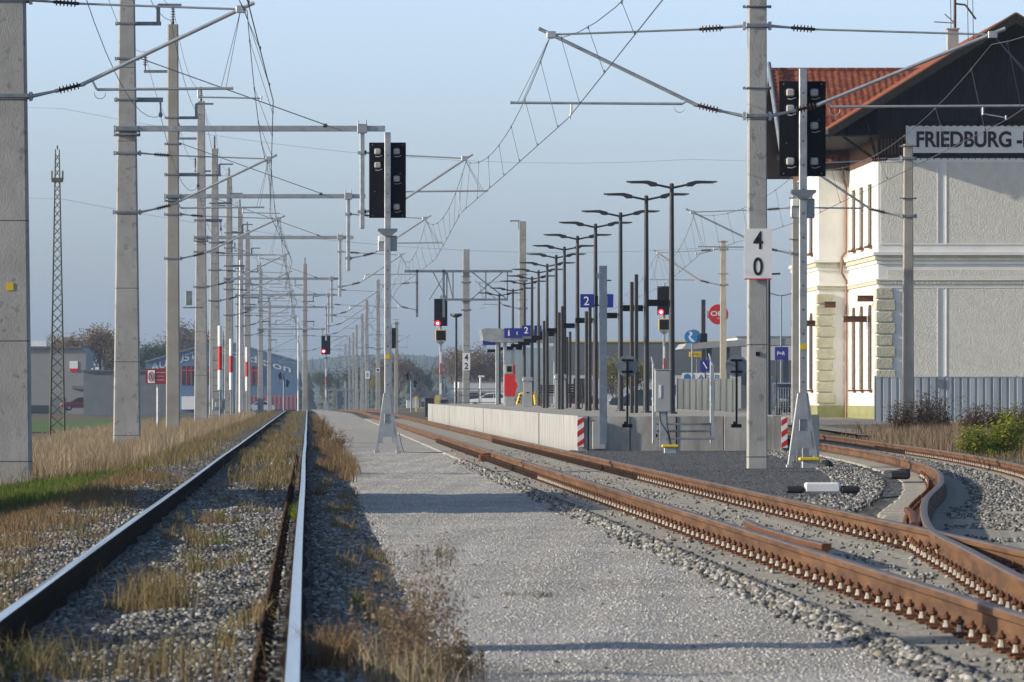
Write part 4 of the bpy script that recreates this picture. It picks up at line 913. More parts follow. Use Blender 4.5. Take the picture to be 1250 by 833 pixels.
for x0, y0, ln, z in ((0, 1.9, .62, 4.68), (0, 4.4, .92, 3.92), (-1.2, D1+.8, 1.05, 3.86), (-.55, D1-.35, .45, 4.6)):
    m = MB(); m.box((x0-ln, y0-.15, z-.12), (x0, y0+.15, z-.095)); m.box((x0-ln, y0-.15, z+.095), (x0, y0+.15, z+.12)); m.box((x0-ln+.01, y0-.02, z-.095), (x0, y0+.02, z+.095)); bpart('bracket_beam', m, M_woodb)
m = MB(); m.path([(-.28, D1-.3, 10.3), (-.22, D1-.22, 9.7), (-.12, D1-.12, 9.4), (-.12, D1-.12, 6.7), (-.30, D1-.24, 6.5), (-.30, D1-.24, 5.9), (-.10, D1-.12, 5.55), (-.10, D1-.12, .0)], .05, 8); bpart('downpipe', m, M_cop)
# timber gable: wall line to the roof
SL = .622; ze = 10.98; zr = lambda x: ze + SL*(x+2.0) if x < 5.1 else ze + SL*(12.2-x)
m = MB(); m.prism([(0, 10.0), (W, 10.0), (W, zr(W)-.12), (5.1, zr(5.1)-.12), (0, zr(0)-.12)], .02, DEP); bpart('timber_gable', m, M_wood)
m = MB()
for i in range(40): x = .06+i*.26; (m.box((x-.02, -.006, 9.95), (x+.02, .02, max(10.2, zr(x)-.25))) if 0 < x < W else None)
bpart('gable_battens', m, M_woodb if False else M_wood)
m = MB(); m.box((-.02, .03, 9.95), (-.003, D1, zr(0)-.15)); m.box((-1.22, D1+.02, 9.95), (-.02, D1+RD, 10.6)); m.prism([(D1, 10.0), (D1+RD, 10.0), (D1+RD/2, 13.9)], -1.2, -1.0, axis='x'); bpart('timber_side', m, M_woodb)
m = MB()
for k in range(8): m.box((.1+k*.13, -.03, 10.15), (.16+k*.13, 0, 10.75), 0)
bpart('baluster_strip', m, M_woodb)
# main roof: tiled slabs with real ribs
def roof_slab(P0, U, V, nu, nv, thick, name, mats, par=None, wave=.022):
    """P0 lower corner, U along eave, V up the slope; pantile waves along U, courses along V"""
    U = Vector(U); V = Vector(V); N_ = U.cross(V).normalized(); vs = []; F = []
    if N_.z < 0: N_ = -N_
    sub = 4
    for j in range(nv*2+1):
        jj = j//2; t = (jj+ (j % 2))/nv if False else (j/2)/nv
        lift = .05*(1 if j % 2 == 0 else 0)
        for i in range(nu*sub+1):
            u = i/(nu*sub); ph = (i % sub)/sub
            vs.append(Vector(P0) + U*u + V*t + N_*(wave*(math.sin(ph*2*math.pi)*.5+.5) + lift))
    nx = nu*sub+1
    for j in range(nv*2):
        for i in range(nx-1): q = j*nx+i; F.append((q, q+1, q+nx+1, q+nx))
    m = MB(); m.add(vs, F, 0)
    c = [Vector(P0)+a*U+b*V-N_*d_ for d_ in (0.004, thick) for a, b in ((0, 0), (1, 0), (1, 1), (0, 1))]
    m.add(c, [(0, 1, 2, 3), (7, 6, 5, 4), (0, 4, 5, 1), (1, 5, 6, 2), (2, 6, 7, 3), (3, 7, 4, 0)], 1)
    return m.build(name, mats, par or B)
rl = DEP+2.2
roof_slab((-2.0, -1.25, ze), (0, rl, 0), (7.1, 0, 7.1*SL), 130, 24, .16, 'roof', [M_tile, M_wood])
roof_slab((12.2, -1.25, ze), (0, rl, 0), (-7.1, 0, 7.1*SL), 130, 24, .16, 'roof', [M_tile, M_wood])
# cross gable over the projection
yc = D1+RD/2; zc_ = 14.35; hw = 6.9; dr = 4.1
roof_slab((-2.7, yc-hw, zc_-dr), (7.0, 0, 0), (0, hw, dr), 26, 24, .14, 'cross_roof', [M_tile, M_wood])
roof_slab((-2.7, yc+hw, zc_-dr), (7.0, 0, 0), (0, -hw, dr), 26, 24, .14, 'cross_roof', [M_tile, M_wood])
m = MB()
for k in range(18): m.tube((-2.7+k*.4, yc, zc_+.04), (-2.7+k*.4+.38, yc, zc_+.05), .10, .085, 8)
bpart('ridge_tiles', m, M_tile)
m = MB()                                              # barge boards of the cross gable and front verge
m.add([(-2.76, yc, zc_+.12), (-2.76, yc-hw, zc_-dr+.1), (-2.76, yc-hw, zc_-dr-.25), (-2.76, yc, zc_-.30), (-2.70, yc, zc_+.12), (-2.70, yc-hw, zc_-dr+.1), (-2.70, yc-hw, zc_-dr-.25), (-2.70, yc, zc_-.30)], [(0, 1, 2, 3), (7, 6, 5, 4), (0, 4, 5, 1), (1, 5, 6, 2), (2, 6, 7, 3), (3, 7, 4, 0)])
m.add([(-2.76, yc, zc_+.12), (-2.76, yc+hw, zc_-dr+.1), (-2.76, yc+hw, zc_-dr-.25), (-2.76, yc, zc_-.30), (-2.70, yc, zc_+.12), (-2.70, yc+hw, zc_-dr+.1), (-2.70, yc+hw, zc_-dr-.25), (-2.70, yc, zc_-.30)], [(3, 2, 1, 0), (4, 5, 6, 7), (1, 5, 4, 0), (2, 6, 5, 1), (3, 7, 6, 2), (0, 4, 7, 3)])
m.tube((-2.73, yc-.1, zc_+.3), (-2.73, yc-hw+.5, zc_-dr+.55), .09, .06, 8)
bpart('barge_board', m, [M_galvd])
m = MB()
for s0, s1 in ((-2.02, 5.1), (12.22, 5.1)):
    a0, a1 = (ze+.03, ze+7.1*SL+.03); m.add([(s0, -1.31, a0-.30), (s1, -1.31, a1-.34), (s1, -1.31, a1-.0), (s0, -1.31, a0+.0), (s0, -1.26, a0-.30), (s1, -1.26, a1-.34), (s1, -1.26, a1-.0), (s0, -1.26, a0+.0)], [(0, 1, 2, 3), (7, 6, 5, 4), (0, 4, 5, 1), (1, 5, 6, 2), (2, 6, 7, 3), (3, 7, 4, 0)])
bpart('front_barge_board', m, M_wood)
m = MB()
for s0, s1 in ((-2.03, 5.1), (12.23, 5.1)):
    a0, a1 = (ze+.05, ze+7.1*SL+.05); m.tube((s0, -1.26, a0), (s1, -1.26, a1), .055, n=8)
bpart('verge_tiles', m, M_woodb)
m = MB(); m.tube((-2.08, -1.2, ze-.04), (-2.08, D1-1.0, ze-.04), .08, n=10); bpart('gutter', m, M_galvd)
m = MB()
for x in (-1.6, -.6): m.tube((x, -.9, zr(x)-.32), (.0, .3, 9.9), .06, n=6)
m.box((-1.95, -1.2, ze-.20), (-.02, D1, ze-.16)); bpart('eave_soffit', m, M_wood)
# name board
nb = MB(); nb.box((1.08, -.08, 10.22), (9.2, -.03, 11.22)); nbo = bpart('name_board', nb, M_trim)
f = MB(); f.box((1.05, -.10, 10.20), (9.23, -.035, 10.26)); f.box((1.05, -.10, 11.19), (9.23, -.035, 11.24)); f.box((1.05, -.10, 10.26), (1.11, -.035, 11.19)); f.box((1.22, -.087, 10.36), (9.06, -.079, 10.38)); f.box((1.22, -.087, 11.06), (9.06, -.079, 11.08)); f.build('board_frame', M_trim, nbo)
M_let = mat('oxblood_lettering', (.035, .012, .012), rough=.6)
text('lettering', 'FRIEDBURG', M_let, 3.62, .62, (1.45+1.81, -.093, 10.72), nbo, .030); text('lettering', '-LENGAU', M_let, 2.9, .62, (5.22+1.50, -.093, 10.72), nbo, .030)
m = MB()
for k in range(32): x = 1.2+k*.26; m.lathe((x, -.12, 11.32), (x, -.10, 11.32), [(0, .115), (1, .115)], 10); 
m.box((1.05, -.12, 11.32), (9.2, -.10, 11.55)); bpart('scalloped_trim', m, M_wood)
m = MB(); m.cbox((3.0, 1.5, 14.55), (.42, .5, .9), 0, .01); m.cbox((3.0, 1.5, 15.02), (.5, .58, .05)); bpart('chimney', m, M_conc)
m = MB(); m.tube((3.1, 1.5, 14.9), (3.1, 1.5, 18), .055, n=8); m.path([(3.1, 1.5, 16.0), (3.5, 1.5, 15.95), (3.9, 1.5, 15.4)], .04, 6); m.path([(2.7, 1.5, 15.6), (3.1, 1.5, 15.25), (2.3, 1.5, 15.3)], .02, 6)
for x in (3.6, 3.8, 2.95): m.tube((x, 1.45, 14.6), (x-.05, 1.5, 18), .015, n=5)
bpart('roof_mast', m, M_woodb)
m = MB(); m.lathe((7.0, -.5, 12.9), (7.0, -.42, 12.9), [(0, .1), (.3, .42), (1, .44)], 20); m.tube((7, -.45, 12.9), (7, 0, 12.6), .03); m.tube((7, -.9, 12.85), (7, -.5, 12.7), .02); bpart('satellite_dish', m, M_grayp)

# ------------------------------------------------------------------ corrugated fences
def corr(name, p0, p1, z0, z1, label, pitch=.28, mm_=None):
    L = math.hypot(p1[0]-p0[0], p1[1]-p0[1]); n = int(L/pitch); ang = math.atan2(p1[1]-p0[1], p1[0]-p0[0]); r = empty(name, (p0[0], p0[1], 0), ang)
    m = MB(); pts = []
    for i in range(n):
        x = i*pitch; j = rnd.uniform(-.01, .01); pts += [(x, 0), (x+pitch*.62+j, 0), (x+pitch*.72+j, .055), (x+pitch*.90, .055)]
    vs = [(x, y, z) for z in (z0, z1) for x, y in pts] ; k = len(pts)
    m.add(vs, [(i, i+1, k+i+1, k+i) for i in range(k-1)]); m.box((0, -.012, z1-.03), (n*pitch, -.004, z1)); m.build('sheet', mm_ or M_corr, r)
    for i in range(0, n, 9): q = MB(); q.cbox((i*pitch, .12, (z0+z1)/2), (.07, .07, z1-z0+.05)); q.build('post', M_galvd, r)
    tag(r, label, 'fence'); return r
M_corr = mat('zinc_sheet', (.34, .38, .39), (.48, .51, .51), .8, .6, .15, stretch=(3, 3, .3))
fr_ = corr('sheet_metal_fence', (20.1, 203), (32, 203.5), -.1, 1.72, 'corrugated zinc fence in front of the station gable')
b = MB(); b.cbox((2.3, -.02, 1.47), (.26, .01, .32)); b.build('patch', M_galvd, fr_)
corr('sheet_metal_fence', ((828-CX)/29, 7000/29), ((912-CX)/29, 7000/29+1), 0, 1.75, 'corrugated zinc fence right of the platform lamps')
corr('sheet_metal_fence', ((934-CX)/33, 7000/33), ((951-CX)/33, 7000/33), 0, 1.75, 'short piece of zinc fence just right of the 40 mast')
# wire mesh panel
m = MB(); s = 38
for i in range(9): m.tube((i*.08, 0, 0), (i*.08, 0, 1.2), .006, n=4)
for i in range(7): m.tube((0, 0, i*.2), (.64, 0, i*.2), .006, n=4)
tag(m.build('mesh_fence', M_galv, None, ((950-CX)/s, FPX/s, .1)), 'small wire mesh panel beside the zinc fence', 'fence')

# ------------------------------------------------------------------ vehicles
def car(loc, rz, paint, label, glass=None):
    r = empty('parked_car', loc, rz); m = MB()
    body = [(-2.1, .32), (-2.12, .62), (-1.95, .86), (-1.0, .95), (1.45, .98), (2.02, .92), (2.08, .6), (2.05, .30), (1.72, .28), (1.62, .52), (1.38, .62), (1.12, .52), (1.02, .28), (-.98, .28), (-1.08, .52), (-1.32, .62), (-1.56, .52), (-1.66, .28)]
    m.prism(body, -.86, .86); m.prism([(-1.05, .94), (-.30, 1.42), (1.0, 1.47), (1.70, .97)], -.68, .68); m.build('body', paint, r)
    for sy in (-1, 1):
        w_ = MB(); w_.prism([(-.85, .98), (-.28, 1.34), (.25, 1.38), (.25, .98)], sy*.685, sy*.69); w_.prism([(.32, .98), (.32, 1.38), (.92, 1.39), (1.35, 1.0)], sy*.685, sy*.69); w_.build('side_window', M_glass, r)
        for x in (-1.32, 1.37):
            t_ = MB(); t_.lathe((x, sy*.66, .31), (x, sy*.87, .31), [(0, .30), (.15, .32), (.85, .32), (1, .28)], 18); to = t_.build('tyre', M_blackp, r); h = MB(); h.lathe((x, sy*.84, .31), (x, sy*.885, .31), [(0, .19), (1, .17)], 12); h.build('rim', M_galv, to)
        h = MB(); h.cbox((-2.06, sy*.66, .68), (.12, .32, .14), 0, .02); h.build('headlight', M_lens, r); h = MB(); h.cbox((2.03, sy*.7, .78), (.1, .24, .22), 0, .02); h.build('tail_light', M_red, r)
    w_ = MB(); w_.add([(-1.03, -.6, .98), (-1.03, .6, .98), (-.34, .56, 1.42), (-.34, -.56, 1.42)], [(0, 1, 2, 3)]); w_.add([(1.67, -.6, 1.02), (1.67, .6, 1.02), (1.06, .56, 1.44), (1.06, -.56, 1.44)], [(3, 2, 1, 0)]); w_.build('windscreen', M_glass, r)
    tag(r, label, 'car'); return r
M_cred = mat('red_car_paint', (.22, .015, .03), rough=.3, spec=.6); M_cdk = mat('dark_car_paint', (.03, .05, .07), rough=.25, spec=.6); M_cw = mat('white_car_paint', (.6, .62, .63), rough=.3, spec=.5)
ycar = 7000/11.2; car(((98-CX)/11.2, ycar, gz(ycar)-.12), R(10), M_cred, 'red car parked between the two grey sheds on the left')
car(((965-CX)/27, FPX/27, .15), R(95), M_cdk, 'dark blue car beside the P+R sign'); car(((700-CX)/15, FPX/15, -.2), R(20), M_cred, 'red car seen between the platform posts'); car(((600-CX)/14, FPX/14, -.2), R(-10), M_cw, 'white car parked beyond the platform railing'); car(((316-CX)/9, FPX/9, gz(778)-.4), R(5), M_cw, 'white car in front of the blue hall')
car(((780-CX)/17, FPX/17, 0), R(0), M_cdk, 'dark car behind the tall pair of posts')
car(((955-CX)/24, FPX/24+6, .15), R(80), M_cred, 'dark red car roof behind the blue car')

# ------------------------------------------------------------------ left background buildings
def PX(px, s): return (px-CX)/s
def PZ(py, s): return CH+(CY-py)/s
M_shed = mat('grey_cladding', (.23, .235, .23), (.27, .275, .27), 1, .7, stretch=(1, 1, 8)); M_shed2 = mat('dark_grey_cladding', (.14, .16, .165), (.17, .19, .2), 1, .7)
M_blu = mat('blue_cladding', (.08, .15, .25), (.10, .175, .28), .8, .6, stretch=(6, 1, 1)); M_roofg = mat('bitumen_roof', (.12, .115, .11), rough=.9); M_txtp = mat('weathered_lettering', (.5, .52, .54), rough=.8); M_pink = mat('faded_red_containers', (.40, .14, .16), rough=.7)
s = 11.0; y = FPX/s; r = empty('warehouse', (PX(60, s), y, gz(y)-.5)); zz = lambda py: PZ(py, s)-(gz(y)-.5); xx = lambda px: PX(px, s)-PX(60, s)
m = MB(); m.box((xx(-60), 0, 0), (xx(80), 22, zz(425))); m.prism([(xx(80), 0), (xx(105), 0), (xx(105), zz(430)), (xx(99), zz(423)), (xx(80), zz(425))], .0, 22); m.build('wall', M_shed, r)
m = MB(); m.box((xx(-60), -.3, zz(426)), (xx(100), 22.3, zz(423))); m.build('roof', M_roofg, r); m = MB(); m.box((xx(-10), 3, zz(424)), (xx(55), 9, zz(416))); m.build('roof_unit', M_white, r)
m = MB(); m.box((xx(38), -.05, zz(505)), (xx(59), 0, zz(495))); m.build('window', M_glass, r); m = MB(); m.box((xx(62), -.06, zz(504)), (xx(78), 0, zz(485))); m.build('door', M_shed2, r); m = MB(); m.box((xx(85), -.06, zz(454)), (xx(95), 0, zz(441))); sg = m.build('sign', M_white, r); m = MB(); m.box((xx(85), -.09, zz(454)), (xx(95), -.065, zz(450))); m.build('red_band', M_red, sg)
m = MB(); m.box((xx(88), -1.0, zz(475)), (xx(104), 0, zz(471))); m.build('canopy', M_shed2, r)
tag(r, 'grey warehouse with small white and red sign behind the lattice mast', 'building')
s = 12.5; y = FPX/s; r = empty('flat_roofed_shed', (PX(150, s), y, gz(y)-.6)); zz = lambda py: PZ(py, s)-(gz(y)-.6); xx = lambda px: PX(px, s)-PX(150, s)
m = MB(); m.box((xx(102), 0, 0), (xx(205), 18, zz(453))); m.build('wall', M_shed2, r); m = MB(); m.box((xx(101), -.2, zz(454)), (xx(206), 18.2, zz(451.5))); m.build('roof', M_roofg, r); m = MB(); m.cbox((xx(118), 1, zz(450)), (.35, .3, .25)); m.cbox((xx(112), 1, zz(450.6)), (.2, .3, .15)); m.build('roof_vent', M_white, r)
tag(r, 'flat dark grey shed behind the second mast', 'building')
s = 8.4; y = FPX/s; z0 = gz(y)-.6; r = empty('blue_hall', (PX(262, s), y, z0)); zz = lambda py: PZ(py, s)-z0; xx = lambda px: PX(px, s)-PX(262, s)
m = MB(); m.prism([(xx(178), 0), (xx(363), 0), (xx(363), zz(442)), (xx(270), zz(416)), (xx(178), zz(443))], 0, 40); m.build('wall', M_blu, r)
m = MB(); m.prism([(xx(177), zz(443)), (xx(270), zz(416)), (xx(364), zz(442)), (xx(364), zz(440)), (xx(270), zz(414)), (xx(177), zz(441))], -.3, 40.3); m.build('roof', M_galvd, r)
for a, b_ in ((222, 239), (245, 262), (302, 318)):
    m = MB(); m.box((xx(a), -.06, zz(470)), (xx(b_), 0, zz(447))); wo = m.build('window', M_glass, r); m = MB()
    for q in np.linspace(a, b_, 4): m.box((xx(q)-.06, -.14, zz(470)), (xx(q)+.06, -.065, zz(447)))
    m.box((xx(a), -.13, zz(453)), (xx(b_), -.07, zz(451.6))); m.build('frame', M_red, wo)
text('lettering', 'AUGUST', M_txtp, 56/s, 9/s, (xx(212), -.05, zz(441)), r, .012, skew=.29); text('lettering', 'Spedition', M_txtp, 84/s, 11/s, (xx(313), -.05, zz(440.5)), r, .012, skew=-.28)
m = MB(); m.box((xx(306), -.3, zz(500)), (xx(362), -.1, zz(483))); m.build('base_panels', M_pink, r); m = MB()
for q in range(306, 362, 5): m.box((xx(q), -.36, zz(500)), (xx(q)+.06, -.3, zz(484)))
m.build('panel_ribs', M_galvd, r)
m = MB(); m.box((xx(222), -2, zz(500)), (xx(240), -.1, zz(484))); m.build('loading_box', M_white, r)
tag(r, 'blue haulage hall with white lettering under its shallow gable', 'building')
# lattice tower
s = 33.0; y = FPX/s; H = PZ(182, s)+.6; r = empty('lattice_mast', (PX(70, s), y, -.62))
wl = lambda z: .27 - .20*(z/H)
M_lat = mat('weathered_green_steel', (.075, .085, .06), (.13, .13, .09), 3, .8)
m = MB(); n = 26
for sx in (-1, 1):
    for sy in (-1, 1): m.tube((sx*wl(0), sy*wl(0), 0), (sx*wl(H), sy*wl(H), H), .028, .02, 6)
m.build('corner_bars', M_lat, r); m = MB(); z = 0; k = 0
while z < H-.3:
    dz = .2+wl(z)*1.0; z1 = min(H, z+dz); a, b_ = wl(z), wl(z1)
    for sy in (-1, 1): m.tube((-a, sy*a, z), (b_, sy*b_, z1), .012, n=4); m.tube((a, sy*a, z), (-b_, sy*b_, z1), .012, n=4)
    for sx in (-1, 1): m.tube((sx*a, -a, z), (sx*b_, b_, z1), .012, n=4)
    z = z1
m.build('bracing', M_lat, r); m = MB(); zq = PZ(220, s)+.62; m.cbox((0, 0, zq), (.42, .3, .16)); m.tube((0, 0, H), (0, 0, H+.15), .03); ins(m, (-.2, 0, zq), (-.2, 0, zq+.35), .05, 4); ins(m, (.2, 0, zq), (.2, 0, zq+.35), .05, 4); m.build('crossarm', M_lat, r)
tag(r, 'slim steel lattice mast between the two thick concrete masts', 'mast')
# maroon sign
s = 27.0; y = FPX/s; r = empty('information_sign', (PX(193, s), y, 0)); m = MB(); m.tube((0, 0, -.8), (0, 0, PZ(451, s)), .075, n=10); m.build('post', M_galv, r)
m = MB(); zc2 = PZ(460, s); m.prism([(-.56, zc2-.27), (-.5, zc2-.34), (.56, zc2-.34), (.60, zc2-.27), (.60, zc2+.30), (.54, zc2+.36), (-.5, zc2+.36), (-.56, zc2+.30)], -.16, -.09); bo = m.build('panel', M_maroon, r)
m = MB(); m.cbox((-.30, -.165, zc2), (.32, .006, .58)); bo2 = m.build('pictogram_field', M_white, r); m = MB()
for t0 in np.linspace(0, 2*math.pi, 17)[:-1]: m.tube((-.30+.12*math.cos(t0), -.172, zc2+.2*math.sin(t0)), (-.30+.12*math.cos(t0+.4), -.172, zc2+.2*math.sin(t0+.4)), .018, n=5)
m.tube((-.36, -.172, zc2+.15), (-.24, -.172, zc2-.15), .016, n=5); m.tube((-.30, -.172, zc2-.1), (-.29, -.172, zc2+.1), .03, n=5); m.build('pictogram', M_maroon, r)
for k in range(3):
    m = MB(); w_ = (.42, .34, .38)[k]; x = -.06
    while x < -.06+w_: q = rnd.uniform(.04, .09); m.box((x, -.163, zc2+.17-k*.17), (min(x+q, -.06+w_), -.161, zc2+.21-k*.17)); x += q+.02
    m.build('text_line', mat('pale_print', (.5, .35, .36), rough=.7), r)
tag(r, 'maroon warning sign with white pictogram on a steel post', 'sign')
# striped tubes, switch box, crossing lights
def tubeband(px, s, ytop, yr0, yr1, ybot, label):
    y = FPX/s-.8; r = empty('striped_tube', (PX(px, s), y, 0)); 
    for a, b_, mm_ in ((ytop, yr0, M_white), (yr0, yr1, M_red), (yr1, ybot, M_white)):
        m = MB(); m.tube((0, 0, PZ(b_, s)), (0, 0, PZ(a, s)-.003), .105, n=12); m.build('red_band' if mm_ is M_red else 'white_band', mm_, r)
    m = MB(); m.tube((0, 0, -.7), (0, 0, PZ(ybot, s)), .035); m.build('rod', M_galvd, r)
    tag(r, label, 'cable guard', 'red and white striped tubes on the left masts')
tubeband(268.7, 24.3, 398, 423, 452, 476, 'largest striped tube, left of the other two'); tubeband(282.3, 20.6, 414, 434.6, 455, 476, 'middle one of the three striped tubes'); tubeband(301.5, 15.9, 424, 442, 460, 477.5, 'rightmost and smallest of the three striped tubes')
s = 24.2; y = FPX/s-.7; r = empty('switch_box', (PX(267, s), y, 0)); m = MB(); m.cbox((0, 0, PZ(494, s)), (.62, .3, .58), 0, .03); m.build('box', M_galvd, r); m = MB(); m.cbox((0, -.16, PZ(494, s)), (.35, .03, .3), 0, .02); m.build('door', M_galv, r)
m = MB(); m.tube((-.3, 0, -.7), (-.3, 0, PZ(420, s)), .03); m.tube((.22, 0, -.7), (.22, 0, PZ(404, s)), .025)
for py in (425, 440, 452, 471, 478): m.tube((-.32, .0, PZ(py, s)), (.3, 0, PZ(py, s)), .025)
m.build('climbing_frame', M_galvd, r); tag(r, 'grey switch box with ladder-like frame at the mast with the first striped tube', 'switch box')
# box on mast 4
s = 27.9; m = MB(); m.cbox((0, 0, 0), (.28, .25, .62), 0, .02); m.cbox((.2, 0, -.42), (.9, .08, .06)); tag(m.build('transformer_box', M_galvd, None, (PX(230.5, s), FPX/s, PZ(364, s))), 'small grey box on a bracket at the left of the fourth mast', 'box')
def crossing(px, s, label, z=0):
    y = FPX/s; r = empty('crossing_light', (PX(px, s), y, gz(y)-.3)); m = MB(); H = PZ(455, s)-gz(y)+.3; m.tube((0, 0, 0), (0, 0, H), .09, n=8); m.build('post', M_galvd, r)
    for x, zq in ((-.35, H-.35), (.35, H-1.1)):
        m = MB(); m.cbox((x, 0, zq), (.22, .35, .72), 0, .03)
        for q in (.18, -.18): m.lathe((x, -.17, zq+q), (x, -.42, zq+q-.03), [(0, .13), (1, .15)], 10)
        m.prism([(x-.3, zq+.1), (x, zq+.3), (x, zq-.25)], -.05, .05) if x < 0 else m.prism([(x, zq+.3), (x+.3, zq+.12), (x, zq-.2)], -.05, .05); m.build('light_head', M_black, r)
    tag(r, label, 'crossing light', 'level crossing lights')
crossing(346.5, 12, 'dark crossing light in front of the blue hall'); crossing(502, 12.5, 'dark crossing light right of the first signal mast')
m = MB(); m.tube((0, 0, 0), (0, 0, 1.2), .05); m.cbox((0, 0, 1.3), (.24, .08, .3), 0, .02); tag(m.build('yellow_post', M_yel, None, (PX(508, 13), FPX/13, gz(538)-.2)), 'thin yellow marker post beside the far crossing light', 'post')
m = MB(); m.cbox((0, 0, .55), (.1, .1, 1.1)); m.cbox((.02, 0, .9), (.18, .1, .35)); tag(m.build('hydrant_post', M_yel, None, (PX(476.5, 22), FPX/22, -.25)), 'small yellow post close right of the first signal mast', 'post')
# far speed plates
for px, py, s, w_, h, tx, lb in ((448.3, 458, 15, .38, .62, '8', 'small white plate far away left of the first signal mast'), (461, 452, 12, .42, .42, None, 'small square white plate on a far mast')):
    y = FPX/s; r = empty('line_plate', (PX(px, s), y-2, 0)); m = MB(); m.cbox((0, 0, PZ(py, s)), (w_, .04, h)); m.build('plate', M_white, r); m = MB(); m.cbox((0, .05, (PZ(py, s)-1.3)/2), (.06, .06, PZ(py, s)+1.3)); m.build('post', M_galvd, r)
    if tx is None: m = MB(); m.cbox((0, -.025, PZ(py, s)), (w_*.6, .01, h*.5)); m.build('mark', M_black, r)
    else: text('numeral', tx, M_txtk, .16, .34, (0, -.022, PZ(py, s)), r, .01)
    tag(r, lb, 'sign')
# far grey bridge / signal box at end of track
s = 7.0; y = FPX/s; r = empty('far_shelter', (PX(415, s), y, gz(y)-.5)); m = MB(); m.box((-2.2, 0, 3.6), (3.4, 4, 4.0)); m.build('roof', M_galvd, r)
for x in (-2, -.6, .8, 2.2, 3.2): m = MB(); m.cbox((x, .2, 1.8), (.2, .2, 3.6)); m.build('post', M_galvd, r)
tag(r, 'tiny hazy shelter where the path meets the skyline', 'shelter')
# thin platform-side street lamp and railing
s = 20; r = empty('street_lamp', (PX(557, s), FPX/s, 0)); m = MB(); m.tube((0, 0, -.2), (0, 0, PZ(388, s)), .09, .06, 10); m.build('post', M_lampp, r); m = MB(); m.lathe((0, 0, PZ(388, s)), (0, 0, PZ(383, s)), [(0, .08), (.5, .38), (1, .36)], 14); m.build('lamp_head', M_lampp, r); tag(r, 'dark mushroom topped lamp left of the 42 mast', 'street lamp')
s = 22.0; r = empty('railing', (PX(590, s), FPX/s, top-.3)); 
for px in (548, 560, 585): m = MB(); m.cbox((PX(px, s)-PX(590, s), 0, .55), (.07, .07, 1.1)); m.build('post', M_galvd, r)
m = MB()
for z in (.35, .75, 1.1): m.tube((PX(545, s)-PX(590, s), 0, z), (PX(608, s)-PX(590, s), 0, z), .025)
m.build('rails', M_galvd, r); tag(r, 'grey railing along the far end of the platform', 'railing')
r = empty('bollard_light', (PX(584, 20), FPX/20-4, 0)); m = MB(); m.tube((0, 0, -.2), (0, 0, PZ(461, 20)), .06, n=8); m.build('post', M_white, r); m = MB(); m.cbox((.08, 0, PZ(460, 20)), (.36, .12, .1), 0, .02); m.build('head', M_white, r); tag(r, 'short white post light beyond the platform railing', 'light')
m = MB(); m.cbox((0, 0, .55), (.55, .4, 1.1), 0, .03); m.cbox((.9, 0, .5), (.5, .4, 1.0), 0, .03); m.cbox((.45, -.1, .6), (.2, .2, 1.3), 1); tag(m.build('buffer_boxes', [M_blackp, M_yel], None, (PX(524, 21), FPX/21, -.2)), 'dark boxes with a yellow post beyond the far platform corner', 'boxes')

# ------------------------------------------------------------------ right background
M_dkb = mat('slate_cladding', (.10, .115, .125), (.12, .135, .145), .5, .7); M_lt = mat('pale_facade', (.5, .5, .5), (.56, .56, .55), .4, .8)
def block(name, x0, x1, yt, yb, s, mats, label, band=None, depth=20):
    y = FPX/s; r = empty(name, (PX((x0+x1)/2, s), y, -.3)); X0 = PX(x0, s)-r.location.x; X1 = PX(x1, s)-r.location.x; zt = PZ(yt, s)+.3; zb_ = PZ(yb, s)+.3
    m = MB(); m.box((X0, 0, zb_), (X1, depth, zt)); m.build('upper_wall', mats[0], r)
    m = MB(); m.box((X0+.03, .03, -.3), (X1-.03, depth, zb_)); m.build('lower_wall', mats[1], r); m = MB(); m.box((X0-.1, -.1, zt), (X1+.1, depth+.1, zt+.12)); m.build('roof_edge', mats[2], r)
    if band:
        for a, b_, c, d_ in band: m = MB(); m.box((PX(a, s)-r.location.x, -.06, PZ(d_, s)+.3), (PX(b_, s)-r.location.x, -.002, PZ(c, s)+.3)); m.build('window', M_glass, r)
    tag(r, label, 'building'); return r
rb = block('store_building', 690, 905, 418, 458, 13.0, [M_dkb, M_lt, M_yel], 'long slate grey store with yellow roof line behind the platform', [(700, 720, 462, 480), (735, 750, 462, 480), (815, 828, 470, 482)])
block('store_building', 900, 968, 412, 440, 12.0, [M_lt, M_dkb, M_galvd], 'pale building block right behind the 40 mast', [(905, 925, 445, 470)])
block('low_building', 560, 632, 466, 478, 11.5, [M_lt, M_shed, M_roofg], 'low pale building beyond the railing', [(570, 590, 480, 488)])
m = MB(); s = 22.0; m.box((PX(668, s), 0, -.2), (PX(690, s), .1, PZ(424, s))); m.box((PX(668, s), .0, PZ(424, s)), (PX(688, s), 2, PZ(423, s))); tag(m.build('advertising_panel', M_galv, None, (0, FPX/s, 0)), 'tall pale panel wall behind the benches', 'panel')
# petrol station style canopy
s = 18.0; y = FPX/s; r = empty('canopy', (PX(900, s), y, 0)); xx = lambda px: PX(px, s)-PX(900, s); m = MB(); m.prism([(xx(833), PZ(426, s)), (xx(838), PZ(419.5, s)), (xx(905), PZ(415, s)), (xx(975), PZ(413, s)), (xx(975), PZ(421, s)), (xx(905), PZ(422.5, s)), (xx(836), PZ(427, s))], 0, 8); m.build('roof', M_grayp, r)
for px in (868, 890, 925, 962): m = MB(); m.cbox((xx(px), 2, PZ(424, s)/2), (.35, .35, PZ(424, s))); m.build('post', M_dkb, r)
tag(r, 'flat grey canopy roof behind the round signs', 'canopy')
